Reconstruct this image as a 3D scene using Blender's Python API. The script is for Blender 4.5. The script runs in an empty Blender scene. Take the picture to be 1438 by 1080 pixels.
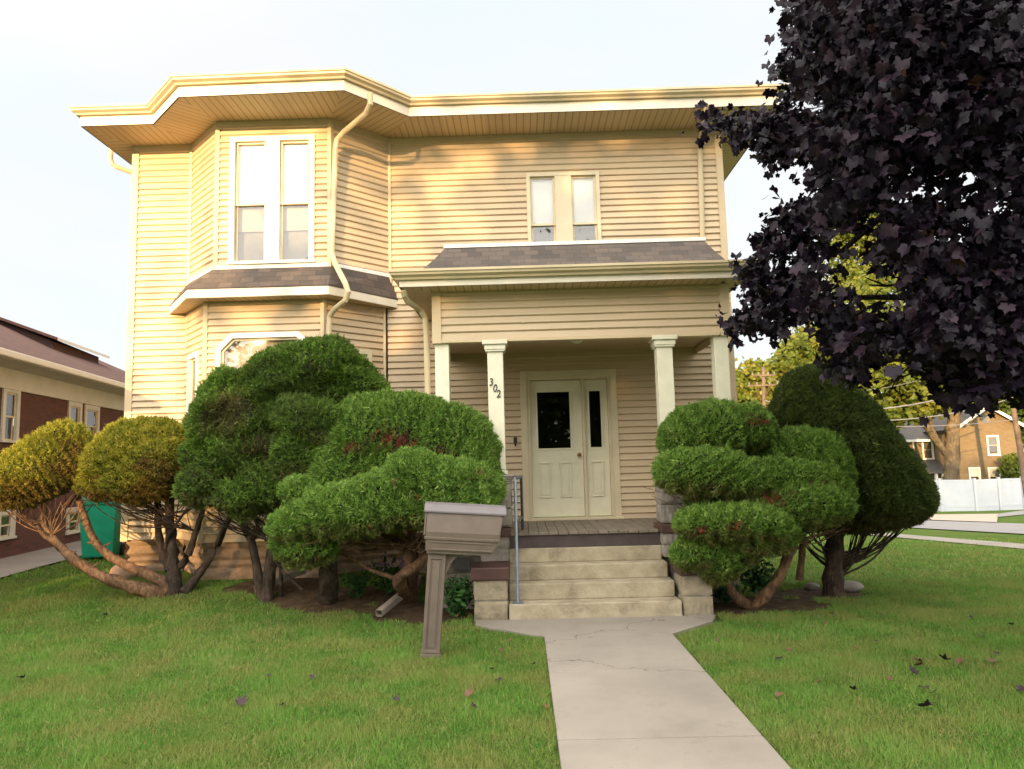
import bpy, math, random
import numpy as np
from mathutils import Matrix, Vector
random.seed(7); rng = np.random.default_rng(7)
R = math.radians
scene = bpy.context.scene
COL = scene.collection

# ------------------------------------------------------------------ camera
F, CX, CY, EYE = 1020.0, 719.0, 540.0, 1.78
PITCH, YAW, ROLL = R(6.1734), R(0.62075), R(-1.5)
MC = (Matrix.Rotation(YAW, 3, 'Z') @ Matrix.Rotation(math.pi/2 + PITCH, 3, 'X') @ Matrix.Rotation(ROLL, 3, 'Z'))
cd = bpy.data.cameras.new('camera'); cam = bpy.data.objects.new('camera', cd); COL.objects.link(cam)
cam.matrix_world = Matrix.Translation((0, 0, EYE)) @ MC.to_4x4()
cd.sensor_fit = 'HORIZONTAL'; cd.sensor_width = 36; cd.lens = F/1438*36
cd.clip_start = .05; cd.clip_end = 3000
scene.camera = cam
MCN = np.array(MC)

def ray(px, py): return MC @ Vector(((px-CX)/F, -(py-CY)/F, -1))
def at(px, py, Y):
    w = ray(px, py); t = Y/w.y
    return Vector((w.x*t, Y, EYE + w.z*t))
def atz(px, py, Z):
    w = ray(px, py); t = (Z-EYE)/w.z
    return Vector((w.x*t, w.y*t, Z))
def sstep(a, b, x):
    t = np.clip((x-a)/(b-a), 0, 1); return t*t*(3-2*t)
def hgt(x, y):
    left = sstep(-.5, -2.2, x)*.33*sstep(8.2, 10.9, y)
    t = np.clip((y-11)/38, 0, 1)
    return left - 2.1*t*sstep(2.2, 8, x)
def hit(px, py):
    w = ray(px, py); t = 1.0
    for _ in range(4000):
        if EYE + w.z*t <= hgt(w.x*t, w.y*t): break
        t += .02
    return Vector((w.x*t, w.y*t, float(hgt(w.x*t, w.y*t))))

# ------------------------------------------------------------------ materials
def nodes(name):
    m = bpy.data.materials.new(name); m.use_nodes = True
    nt = m.node_tree; b = nt.nodes['Principled BSDF']
    return m, nt, b
def N(nt, t, **kw):
    n = nt.nodes.new(t)
    for k, v in kw.items():
        if k in n.inputs.keys() if isinstance(k, str) else False: n.inputs[k].default_value = v
        else: setattr(n, k, v)
    return n
def coords(nt, kind='Object', scale=None):
    tc = N(nt, 'ShaderNodeTexCoord')
    if scale is None: return tc.outputs[kind]
    mp = N(nt, 'ShaderNodeMapping'); mp.inputs['Scale'].default_value = scale
    nt.links.new(tc.outputs[kind], mp.inputs['Vector']); return mp.outputs['Vector']
def noise(nt, vec, scale, detail=4, rough=.55):
    n = N(nt, 'ShaderNodeTexNoise'); n.inputs['Scale'].default_value = scale
    n.inputs['Detail'].default_value = detail; n.inputs['Roughness'].default_value = rough
    if vec is not None: nt.links.new(vec, n.inputs['Vector'])
    return n.outputs['Fac']
def ramp(nt, fac, stops):
    r = N(nt, 'ShaderNodeValToRGB'); e = r.color_ramp.elements
    while len(e) < len(stops): e.new(.5)
    for i, (p, c) in enumerate(stops): e[i].position = p; e[i].color = (*c, 1)
    nt.links.new(fac, r.inputs['Fac']); return r.outputs['Color']
def mixc(nt, fac, a, b, mode='MIX'):
    m = N(nt, 'ShaderNodeMix', data_type='RGBA', blend_type=mode)
    for s, v in ((m.inputs[0], fac), (m.inputs[6], a), (m.inputs[7], b)):
        if isinstance(v, (int, float)): s.default_value = v
        elif isinstance(v, tuple): s.default_value = (*v, 1)
        else: nt.links.new(v, s)
    return m.outputs[2]
def bump(nt, b, h, strength=.3, dist=.01):
    n = N(nt, 'ShaderNodeBump'); n.inputs['Strength'].default_value = strength; n.inputs['Distance'].default_value = dist
    nt.links.new(h, n.inputs['Height']); nt.links.new(n.outputs['Normal'], b.inputs['Normal'])
def math_(nt, op, a, b=None):
    m = N(nt, 'ShaderNodeMath', operation=op)
    for i, v in enumerate((a, b)):
        if v is None: continue
        if isinstance(v, (int, float)): m.inputs[i].default_value = v
        else: nt.links.new(v, m.inputs[i])
    return m.outputs[0]
def mat(name, c, rough=.6, var=.12, scale=3, c2=None, bmp=0, bscale=40, spec=.4, metal=0):
    m, nt, b = nodes(name)
    v = coords(nt)
    c2 = c2 or tuple(x*(1-var*2) for x in c)
    f = noise(nt, v, scale, 6)
    col = ramp(nt, f, [(.3, c2), (.65, c)])
    nt.links.new(col, b.inputs['Base Color'])
    b.inputs['Roughness'].default_value = rough; b.inputs['Specular IOR Level'].default_value = spec; b.inputs['Metallic'].default_value = metal
    if bmp: bump(nt, b, noise(nt, v, bscale, 5), bmp)
    return m

M = {}
def siding_mat(name, c):
    m, nt, b = nodes(name)
    v = coords(nt)
    f = noise(nt, coords(nt, 'Object', (.5, .5, 3)), 1.4, 5)
    g = noise(nt, coords(nt, 'Object', (1, 1, 10)), 9, 3)
    col = ramp(nt, f, [(.25, tuple(x*.86 for x in c)), (.7, c)])
    col = mixc(nt, math_(nt, 'MULTIPLY', g, .16), col, tuple(x*.7 for x in c))
    nt.links.new(col, b.inputs['Base Color']); b.inputs['Roughness'].default_value = .5
    b.inputs['Specular IOR Level'].default_value = .35
    bump(nt, b, noise(nt, coords(nt, 'Object', (1.2, 1.2, 5)), 6, 3), .25, .01)
    return m
M['siding'] = siding_mat('vinyl_siding', (.61, .475, .31))
M['trim'] = mat('cream_trim', (.68, .585, .40), .5, .06, 4, bmp=.05)
M['corner'] = mat('corner_trim', (.62, .49, .31), .5, .06, 4)
M['fascia'] = mat('white_fascia', (.74, .67, .54), .45, .05, 3)
M['white'] = mat('white_paint', (.80, .78, .72), .45, .05, 5)
M['doorpaint'] = mat('door_paint', (.80, .76, .58), .4, .04, 5)
M['column'] = mat('column_paint', (.76, .72, .56), .5, .06, 6, bmp=.06)
M['gutter'] = mat('gutter_metal', (.60, .49, .31), .4, .08, 2.5)
M['dark'] = mat('dark_interior', (.10, .095, .085), .9, .1, 2)
M['room'] = mat('room_plaster', (.22, .20, .17), .9, .1, 2)
M['steel'] = mat('galvanised_steel', (.17, .20, .24), .45, .15, 20, metal=.3)
M['knob'] = mat('brass_knob', (.35, .22, .09), .3, .1, 20, metal=.9)
M['black'] = mat('black_iron', (.03, .028, .025), .5, .1, 20)
M['brownpaint'] = mat('brown_painted_slab', (.085, .041, .033), .55, .2, 5, bmp=.15)
M['fasciabrown'] = mat('brown_board', (.075, .052, .052), .55, .15, 6, bmp=.1)
M['deck'] = mat('grey_brown_decking', (.20, .165, .125), .65, .2, 8, bmp=.15)
M['mailbox'] = mat('mailbox_plastic', (.15, .116, .092), .55, .12, 6, bmp=.12, bscale=60)
M['bin'] = mat('green_plastic', (.012, .33, .20), .45, .1, 4)
M['binlid'] = mat('green_lid_plastic', (.008, .16, .10), .45, .1, 4)
M['rubber'] = mat('black_rubber', (.02, .02, .02), .8)
M['pipe'] = mat('weathered_pipe', (.30, .25, .20), .6, .25, 6)
M['wood_pole'] = mat('weathered_pole_wood', (.17, .115, .08), .85, .25, 3, bmp=.3)
M['cable'] = mat('cable_sheath', (.17, .17, .175), .6)
M['vinylfence'] = mat('white_vinyl_fence', (.52, .54, .585), .45, .03, 2)
M['neighbour_trim'] = mat('neighbour_white_trim', (.66, .62, .54), .5, .06, 3)
M['neighbour_soffit'] = mat('neighbour_soffit', (.50, .46, .39), .6, .08, 3)
M['blind'] = mat('sky_white_blind', (.86, .85, .83), .7, .03, 3)  # white stands in for sky reflected in the upper sashes
M['blindgrey'] = mat('window_shade_lower', (.42, .36, .29), .8, .06, 3)
M['greycurtain'] = mat('grey_curtain', (.17, .165, .16), .8, .15, 5)

def glass(name, tint, refl):
    m = bpy.data.materials.new(name); m.use_nodes = True; nt = m.node_tree
    nt.nodes.remove(nt.nodes['Principled BSDF']); out = nt.nodes['Material Output']
    g = N(nt, 'ShaderNodeBsdfGlossy'); g.inputs['Roughness'].default_value = .015
    bump_n = N(nt, 'ShaderNodeBump'); bump_n.inputs['Strength'].default_value = .02; bump_n.inputs['Distance'].default_value = .02
    nt.links.new(noise(nt, coords(nt), 3, 2), bump_n.inputs['Height']); nt.links.new(bump_n.outputs[0], g.inputs['Normal'])
    t = N(nt, 'ShaderNodeBsdfTransparent'); t.inputs['Color'].default_value = (*tint, 1)
    lw = N(nt, 'ShaderNodeFresnel'); lw.inputs['IOR'].default_value = 1.5
    f = math_(nt, 'ADD', lw.outputs[0], refl)
    mx = N(nt, 'ShaderNodeMixShader'); nt.links.new(f, mx.inputs[0])
    nt.links.new(t.outputs[0], mx.inputs[1]); nt.links.new(g.outputs[0], mx.inputs[2]); nt.links.new(mx.outputs[0], out.inputs['Surface'])
    return m
M['glass'] = glass('window_glass', (.9, .92, .9), .10)
M['darkglass'] = glass('door_glass', (.22, .24, .22), .015)

def shingle_mat(name, a, b_, c, sx=.3, sy=.13):
    m, nt, b = nodes(name)
    uv = coords(nt, 'UV')
    br = N(nt, 'ShaderNodeTexBrick'); br.offset = .5; br.inputs['Scale'].default_value = 1
    br.inputs['Brick Width'].default_value = sx; br.inputs['Row Height'].default_value = sy
    br.inputs['Mortar Size'].default_value = .0035; br.inputs['Bias'].default_value = 0
    br.inputs['Color1'].default_value = (*a, 1); br.inputs['Color2'].default_value = (*b_, 1); br.inputs['Mortar'].default_value = (*c, 1)
    nt.links.new(uv, br.inputs['Vector'])
    col = mixc(nt, noise(nt, coords(nt), 60, 4), br.outputs['Color'], tuple(x*.55 for x in a), 'MIX')
    col = mixc(nt, .6, br.outputs['Color'], col); col = mixc(nt, math_(nt, 'MULTIPLY', noise(nt, coords(nt, 'Object', (1, 1, 3)), 3.5, 5, .7), .55), col, c)
    nt.links.new(col, b.inputs['Base Color']); b.inputs['Roughness'].default_value = .9
    h = math_(nt, 'ADD', br.outputs['Fac'], math_(nt, 'MULTIPLY', noise(nt, coords(nt), 120, 3), -.5))
    bump(nt, b, math_(nt, 'MULTIPLY', h, -1), .6, .01)
    return m
M['shingle'] = shingle_mat('brown_grey_shingles', (.165, .125, .10), (.06, .05, .046), (.035, .03, .026), .19, .115)
M['shingle_red'] = shingle_mat('red_brown_shingles', (.17, .072, .05), (.10, .046, .036), (.035, .02, .018), .24, .14)
M['shingle_grey'] = shingle_mat('grey_shingles', (.17, .15, .14), (.11, .10, .095), (.05, .045, .045), .4, .2)

def brick_mat(name, a, b_, mo, bw=.21, rh=.075):
    m, nt, b = nodes(name)
    uv = coords(nt, 'UV')
    br = N(nt, 'ShaderNodeTexBrick'); br.inputs['Scale'].default_value = 1
    br.inputs['Brick Width'].default_value = bw; br.inputs['Row Height'].default_value = rh; br.inputs['Mortar Size'].default_value = .007
    br.inputs['Color1'].default_value = (*a, 1); br.inputs['Color2'].default_value = (*b_, 1); br.inputs['Mortar'].default_value = (*mo, 1)
    nt.links.new(uv, br.inputs['Vector'])
    col = mixc(nt, math_(nt, 'MULTIPLY', noise(nt, coords(nt), 2.5, 5), .6), br.outputs['Color'], tuple(x*.6 for x in a))
    nt.links.new(col, b.inputs['Base Color']); b.inputs['Roughness'].default_value = .85
    bump(nt, b, math_(nt, 'MULTIPLY', br.outputs['Fac'], -1), .6, .008)
    return m
M['brick'] = brick_mat('red_brick', (.155, .05, .033), (.085, .034, .026), (.10, .07, .055))
M['tanbrick'] = brick_mat('tan_brick', (.215, .155, .08), (.16, .115, .06), (.17, .13, .08), .25, .09)

def soffit_mat():
    m, nt, b = nodes('ribbed_soffit')
    uv = coords(nt, 'UV')
    sx = N(nt, 'ShaderNodeSeparateXYZ'); nt.links.new(uv, sx.inputs[0])
    fr = math_(nt, 'FRACT', math_(nt, 'MULTIPLY', sx.outputs[0], 9.5))
    g = math_(nt, 'LESS_THAN', math_(nt, 'ABSOLUTE', math_(nt, 'SUBTRACT', fr, .5)), .08)
    fl = math_(nt, 'FLOOR', math_(nt, 'MULTIPLY', sx.outputs[0], 9.5/3))
    wn = N(nt, 'ShaderNodeTexWhiteNoise', noise_dimensions='1D'); nt.links.new(fl, wn.inputs['W'])
    base = mixc(nt, wn.outputs['Value'], (.46, .35, .205), (.53, .41, .245))
    col = mixc(nt, g, base, (.30, .22, .13))
    nt.links.new(col, b.inputs['Base Color']); b.inputs['Roughness'].default_value = .55
    bump(nt, b, math_(nt, 'MULTIPLY', g, -1), .6, .01)
    return m
M['soffit'] = soffit_mat()
M['ceiling'] = M['soffit']

def stone_mat(name, a, b_, dark):
    m, nt, b = nodes(name); v = coords(nt)
    col = ramp(nt, noise(nt, v, 5, 8, .65), [(.3, b_), (.62, a)])
    col = mixc(nt, ramp(nt, noise(nt, v, 2.2, 6, .7), [(.52, (0, 0, 0)), (.72, (.8, .8, .8))]), col, dark)
    nt.links.new(col, b.inputs['Base Color']); b.inputs['Roughness'].default_value = .9
    bump(nt, b, noise(nt, v, 26, 8, .7), .6, .02); return m
M['stone'] = stone_mat('sandstone_block', (.33, .275, .19), (.18, .15, .105), (.06, .055, .04))
M['greystone'] = stone_mat('grey_stone', (.30, .265, .225), (.19, .17, .145), (.08, .075, .065))
M['mortar'] = mat('pale_mortar', (.50, .46, .40), .9, .15, 8, bmp=.3)
M['foundation'] = stone_mat('foundation_stone', (.40, .28, .18), (.25, .175, .115), (.10, .075, .055))
M['boulder'] = stone_mat('boulder_stone', (.40, .27, .19), (.28, .19, .14), (.15, .11, .09))
M['concrete_step'] = stone_mat('step_concrete', (.40, .345, .24), (.27, .225, .15), (.11, .09, .06))
def concrete(name, a, b_, dark):
    m, nt, b = nodes(name); v = coords(nt)
    col = ramp(nt, noise(nt, v, 1.3, 9, .62), [(.3, b_), (.68, a)])
    col = mixc(nt, ramp(nt, noise(nt, v, 2.6, 7, .75), [(.56, (0, 0, 0)), (.8, (.7, .7, .7))]), col, dark)
    col = mixc(nt, ramp(nt, noise(nt, v, 150, 2, .5), [(.45, (0, 0, 0)), (.75, (.35, .35, .35))]), col, tuple(x*.5 for x in a))
    nt.links.new(col, b.inputs['Base Color']); b.inputs['Roughness'].default_value = .88
    if name.startswith('walk'):
        wv = N(nt, 'ShaderNodeVectorMath', operation='ADD'); nz_ = N(nt, 'ShaderNodeTexNoise'); nz_.inputs['Scale'].default_value = 3; nz_.inputs['Detail'].default_value = 5
        nt.links.new(v, nz_.inputs['Vector']); nt.links.new(v, wv.inputs[0]); sc_ = N(nt, 'ShaderNodeVectorMath', operation='SCALE'); sc_.inputs['Scale'].default_value = .5; nt.links.new(nz_.outputs['Color'], sc_.inputs[0]); nt.links.new(sc_.outputs[0], wv.inputs[1])
        vo = N(nt, 'ShaderNodeTexVoronoi', feature='DISTANCE_TO_EDGE'); vo.inputs['Scale'].default_value = .42; nt.links.new(wv.outputs[0], vo.inputs['Vector'])
        ck = math_(nt, 'MULTIPLY', math_(nt, 'LESS_THAN', vo.outputs['Distance'], .0022), .6); col = mixc(nt, ck, col, tuple(x*.35 for x in dark)); nt.links.new(col, b.inputs['Base Color'])
    bump(nt, b, noise(nt, v, 130, 6, .7), .35, .006); return m
M['walk'] = concrete('walk_concrete', (.29, .255, .215), (.205, .178, .148), (.10, .086, .07))
M['drive'] = concrete('drive_concrete', (.30, .265, .23), (.23, .20, .18), (.13, .115, .10))
M['asphalt'] = concrete('road_asphalt', (.26, .24, .235), (.20, .185, .18), (.14, .13, .13))
M['apron'] = concrete('apron_concrete', (.44, .34, .27), (.36, .28, .22), (.25, .2, .16))

def ground_mat():
    m, nt, b = nodes('lawn_ground'); v = coords(nt)
    a = N(nt, 'ShaderNodeAttribute', attribute_name='soil')
    g = ramp(nt, noise(nt, v, 1.1, 7, .65), [(.3, (.065, .125, .018)), (.52, (.095, .15, .026)), (.72, (.17, .165, .045))])
    g = mixc(nt, ramp(nt, noise(nt, v, 38, 4, .7), [(.35, (0, 0, 0)), (.75, (.8, .8, .8))]), g, (.035, .06, .012))
    s = ramp(nt, noise(nt, v, 9, 8, .7), [(.3, (.055, .035, .02)), (.55, (.105, .07, .04)), (.75, (.19, .135, .08))])
    edge = math_(nt, 'ADD', a.outputs['Fac'], math_(nt, 'MULTIPLY', math_(nt, 'SUBTRACT', noise(nt, v, 5, 6, .7), .5), .9))
    col = mixc(nt, ramp(nt, edge, [(.42, (0, 0, 0)), (.6, (1, 1, 1))]), g, s)
    nt.links.new(col, b.inputs['Base Color']); b.inputs['Roughness'].default_value = .95; b.inputs['Specular IOR Level'].default_value = .1
    bump(nt, b, noise(nt, v, 45, 6, .75), .9, .03); return m
M['ground'] = ground_mat()

def leaf_mat(name, cols, dead=(.20, .075, .03), rough=.6, spec=.25, patch=None, trans=.25, pscale=1.2):
    """cols: (dark, mid, light) picked per leaf; 'dead' attribute turns a leaf brown; patch: colour drifting by noise"""
    m, nt, b = nodes(name)
    t = N(nt, 'ShaderNodeAttribute', attribute_name='tint'); d = N(nt, 'ShaderNodeAttribute', attribute_name='dead')
    col = ramp(nt, t.outputs['Fac'], [(0, cols[0]), (.5, cols[1]), (1, cols[2])])
    if patch:
        pn = ramp(nt, noise(nt, coords(nt), pscale, 4, .6), [(.42, (0, 0, 0)), (.62, (.8, .8, .8))])
        col = mixc(nt, pn, col, patch)
    dc_ = mixc(nt, ramp(nt, d.outputs['Fac'], [(.72, (0, 0, 0)), (.85, (1, 1, 1))]), dead, (.26, .085, .045)) if 'needles' in name else dead
    col = mixc(nt, d.outputs['Fac'], col, dc_)
    nt.links.new(col, b.inputs['Base Color']); b.inputs['Roughness'].default_value = rough
    b.inputs['Specular IOR Level'].default_value = spec
    if trans:
        out = nt.nodes['Material Output']; tr = N(nt, 'ShaderNodeBsdfTranslucent'); nt.links.new(col, tr.inputs['Color'])
        mx = N(nt, 'ShaderNodeMixShader'); mx.inputs[0].default_value = trans
        nt.links.new(b.outputs[0], mx.inputs[1]); nt.links.new(tr.outputs[0], mx.inputs[2]); nt.links.new(mx.outputs[0], out.inputs['Surface'])
    return m
M['jun_gold'] = leaf_mat('golden_juniper_needles', ((.13, .15, .018), (.27, .27, .03), (.42, .38, .05)), dead=(.17, .075, .035))
M['jun_dark'] = leaf_mat('dark_juniper_needles', ((.05, .105, .015), (.12, .225, .028), (.22, .335, .05)), dead=(.13, .085, .045), patch=(.085, .12, .028))
M['jun_green'] = leaf_mat('green_juniper_needles', ((.07, .15, .024), (.165, .29, .046), (.29, .40, .085)), dead=(.15, .085, .045))
M['yew'] = leaf_mat('yew_needles', ((.034, .055, .013), (.075, .11, .022), (.135, .175, .038)), dead=(.12, .065, .035))
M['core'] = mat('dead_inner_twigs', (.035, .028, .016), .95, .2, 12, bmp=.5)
M['maple'] = leaf_mat('purple_maple_leaf', ((.004, .0025, .006), (.010, .006, .013), (.030, .016, .026)), dead=(.06, .03, .018), rough=.45, spec=.17, trans=.12)
M['yellowleaf'] = leaf_mat('yellow_green_tree_leaf', ((.08, .115, .015), (.17, .19, .025), (.28, .255, .04)), patch=(.09, .13, .02), pscale=.25, trans=.4)
M['greenleaf'] = leaf_mat('green_tree_leaf', ((.03, .065, .012), (.06, .11, .02), (.10, .15, .03)), patch=(.12, .15, .02), pscale=.25, trans=.3)
M['plantleaf'] = leaf_mat('bed_plant_leaf', ((.015, .05, .012), (.03, .09, .018), (.05, .13, .025)), trans=.2)
M['aster'] = leaf_mat('aster_petal', ((.22, .13, .32), (.30, .19, .42), (.40, .28, .50)), trans=.2)
M['grass'] = leaf_mat('grass_blade', ((.07, .17, .022), (.135, .275, .042), (.24, .36, .08)), dead=(.36, .30, .13), patch=(.24, .26, .07), pscale=1.5, trans=.3)
def bark_mat(name, a, b_, c, sc=1):
    m, nt, b = nodes(name); v = coords(nt, 'Object', (sc, sc, sc*.35))
    n1 = noise(nt, v, 26, 8, .7); n2 = noise(nt, coords(nt), 5*sc, 5, .6)
    col = ramp(nt, n1, [(.32, c), (.5, b_), (.68, a)]); col = mixc(nt, ramp(nt, n2, [(.45, (0, 0, 0)), (.65, (.75, .75, .75))]), col, c)
    nt.links.new(col, b.inputs['Base Color']); b.inputs['Roughness'].default_value = .92; b.inputs['Specular IOR Level'].default_value = .15
    bump(nt, b, n1, 1, .03); return m
M['bark'] = bark_mat('juniper_bark', (.34, .20, .11), (.20, .115, .065), (.07, .045, .03))
M['bark_dark'] = bark_mat('dark_bark', (.13, .09, .065), (.07, .05, .038), (.025, .02, .016))
M['bark_tree'] = bark_mat('street_tree_bark', (.22, .17, .10), (.15, .115, .07), (.07, .055, .04), .3)
M['leaf_purple'] = mat('fallen_purple_leaf', (.035, .018, .022), .6, .2, 30)
M['leaf_tan'] = mat('fallen_tan_leaf', (.15, .075, .04), .7, .25, 30)

# ------------------------------------------------------------------ object helpers
def tag(o, label=None, cat=None, group=None, kind=None):
    if label: o['label'] = label
    if cat: o['category'] = cat
    if group: o['group'] = group
    if kind: o['kind'] = kind
    return o
def thing(name, loc, label, cat, group=None, rot=(0, 0, 0)):
    o = bpy.data.objects.new(name, None); COL.objects.link(o); o.empty_display_size = .2
    o.location = loc; o.rotation_euler = rot
    return tag(o, label, cat, group)
def link(name, me, parent=None, world=True):
    o = bpy.data.objects.new(name, me); COL.objects.link(o)
    if parent is not None:
        o.parent = parent
        if world and parent.type == 'EMPTY': o.matrix_parent_inverse = Matrix.Translation(-parent.location)
    return o

class MB:
    """collects geometry for one mesh object"""
    def __init__(s): s.v = []; s.f = []; s.m = []; s.uv = []; s.sm = []
    def face(s, pts, mi=0, uv=None, smooth=False):
        i = len(s.v); s.v += [tuple(p) for p in pts]; s.f.append(tuple(range(i, i+len(pts)))); s.m.append(mi)
        s.uv.append(uv or [(0, 0)]*len(pts)); s.sm.append(smooth)
    def quad(s, a, b, c, d, mi=0, uv=True):
        a, b, c, d = map(Vector, (a, b, c, d))
        w = (b-a).length; h = (d-a).length
        s.face((a, b, c, d), mi, [(0, 0), (w, 0), ((c-d).length, h), (0, h)])
    def box(s, x0, x1, y0, y1, z0, z1, mi=0, fr=None):
        P = [(x, y, z) for z in (z0, z1) for y in (y0, y1) for x in (x0, x1)]
        if fr: P = [fr(*p) for p in P]
        for q in ((0, 1, 5, 4), (1, 3, 7, 5), (3, 2, 6, 7), (2, 0, 4, 6), (4, 5, 7, 6), (0, 2, 3, 1)):
            s.quad(*[P[i] for i in q], mi)
    def bar(s, a, b, w, h, mi=0, up=(0, 0, 1)):
        a, b = Vector(a), Vector(b); d = (b-a).normalized(); u = Vector(up)
        x = d.cross(u); x = x.normalized() if x.length > 1e-4 else Vector((1, 0, 0)); u = x.cross(d).normalized()
        ring = lambda p: [p + x*w/2*i + u*h/2*j for i, j in ((-1, -1), (1, -1), (1, 1), (-1, 1))]
        A, B = ring(a), ring(b)
        for k in range(4): s.quad(A[k], A[(k+1) % 4], B[(k+1) % 4], B[k], mi)
        s.face(A[::-1], mi); s.face(B, mi)
    def tube(s, pts, rad, n=8, mi=0, cap=True, wob=0):
        pts = [Vector(p) for p in pts]
        if not isinstance(rad, (list, tuple)): rad = [rad]*len(pts)
        rings = []; ref = Vector((0.31, .17, .93))
        i0 = len(s.v)
        for k, p in enumerate(pts):
            d = (pts[min(k+1, len(pts)-1)] - pts[max(k-1, 0)]).normalized()
            x = d.cross(ref)
            if x.length < .15: x = d.cross(Vector((1, 0, 0)))
            x.normalize(); y = d.cross(x)
            for j in range(n):
                a = 2*math.pi*j/n; r = rad[k]*(1 + wob*(random.random()-.5))
                s.v.append(tuple(p + x*math.cos(a)*r + y*math.sin(a)*r))
        for k in range(len(pts)-1):
            for j in range(n):
                s.f.append((i0+k*n+j, i0+k*n+(j+1) % n, i0+(k+1)*n+(j+1) % n, i0+(k+1)*n+j)); s.m.append(mi); s.uv.append([(0, 0)]*4); s.sm.append(True)
        if cap:
            for k in (0, len(pts)-1):
                s.f.append(tuple(i0+k*n+j for j in range(n))); s.m.append(mi); s.uv.append([(0, 0)]*n); s.sm.append(False)
    def build(s, name, mats, parent=None, world=True, bevel=0, origin=None):
        me = bpy.data.meshes.new(name)
        vs = s.v if origin is None else [tuple(Vector(v)-Vector(origin)) for v in s.v]
        me.from_pydata(vs, [], s.f)
        for m in (mats if isinstance(mats, (list, tuple)) else [mats]): me.materials.append(m)
        me.polygons.foreach_set('material_index', s.m); me.polygons.foreach_set('use_smooth', s.sm)
        ul = me.uv_layers.new(name='UVMap'); flat = [c for f in s.uv for p in f for c in p]
        ul.data.foreach_set('uv', flat); me.update()
        o = link(name, me, parent, world)
        if origin is not None: o.location = origin
        if bevel:
            import bmesh
            bm = bmesh.new(); bm.from_mesh(me); bmesh.ops.remove_doubles(bm, verts=bm.verts, dist=1e-5)
            bmesh.ops.recalc_face_normals(bm, faces=bm.faces); bm.to_mesh(me); bm.free()
            b = o.modifiers.new('bevel', 'BEVEL'); b.width = bevel; b.segments = 2; b.limit_method = 'ANGLE'; b.angle_limit = R(40)
        return o

def npmesh(name, V, FC, mats, parent=None, attrs=None, mi=None, smooth=False, origin=None):
    V = np.asarray(V, np.float32); FC = np.asarray(FC, np.int32); k = FC.shape[1]
    if origin is not None: V = V - np.array(origin, np.float32)
    me = bpy.data.meshes.new(name); me.vertices.add(len(V)); me.vertices.foreach_set('co', V.ravel())
    me.loops.add(FC.size); me.loops.foreach_set('vertex_index', FC.ravel())
    me.polygons.add(len(FC)); me.polygons.foreach_set('loop_start', np.arange(0, FC.size, k, dtype=np.int32))
    me.update(calc_edges=True)
    for m in (mats if isinstance(mats, (list, tuple)) else [mats]): me.materials.append(m)
    if mi is not None: me.polygons.foreach_set('material_index', np.asarray(mi, np.int32))
    if smooth: me.polygons.foreach_set('use_smooth', np.ones(len(FC), bool))
    for an, av in (attrs or {}).items():
        a = me.attributes.new(an, 'FLOAT', 'FACE' if len(av) == len(FC) else 'POINT'); a.data.foreach_set('value', np.asarray(av, np.float32))
    me.update()
    o = link(name, me, parent)
    if origin is not None: o.location = origin
    return o

def unit(a): return a/np.maximum(np.linalg.norm(a, axis=1, keepdims=True), 1e-9)
def vnoise(P, s, seed=0):
    """cheap smooth noise: sum of sines"""
    r = np.random.default_rng(seed); out = 0
    for k in range(5):
        d = r.normal(size=3)*s*(1+.5*k); out = out + np.sin(P @ d + r.uniform(0, 6.28))/(1+.35*k)
    return out/2.6

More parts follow.
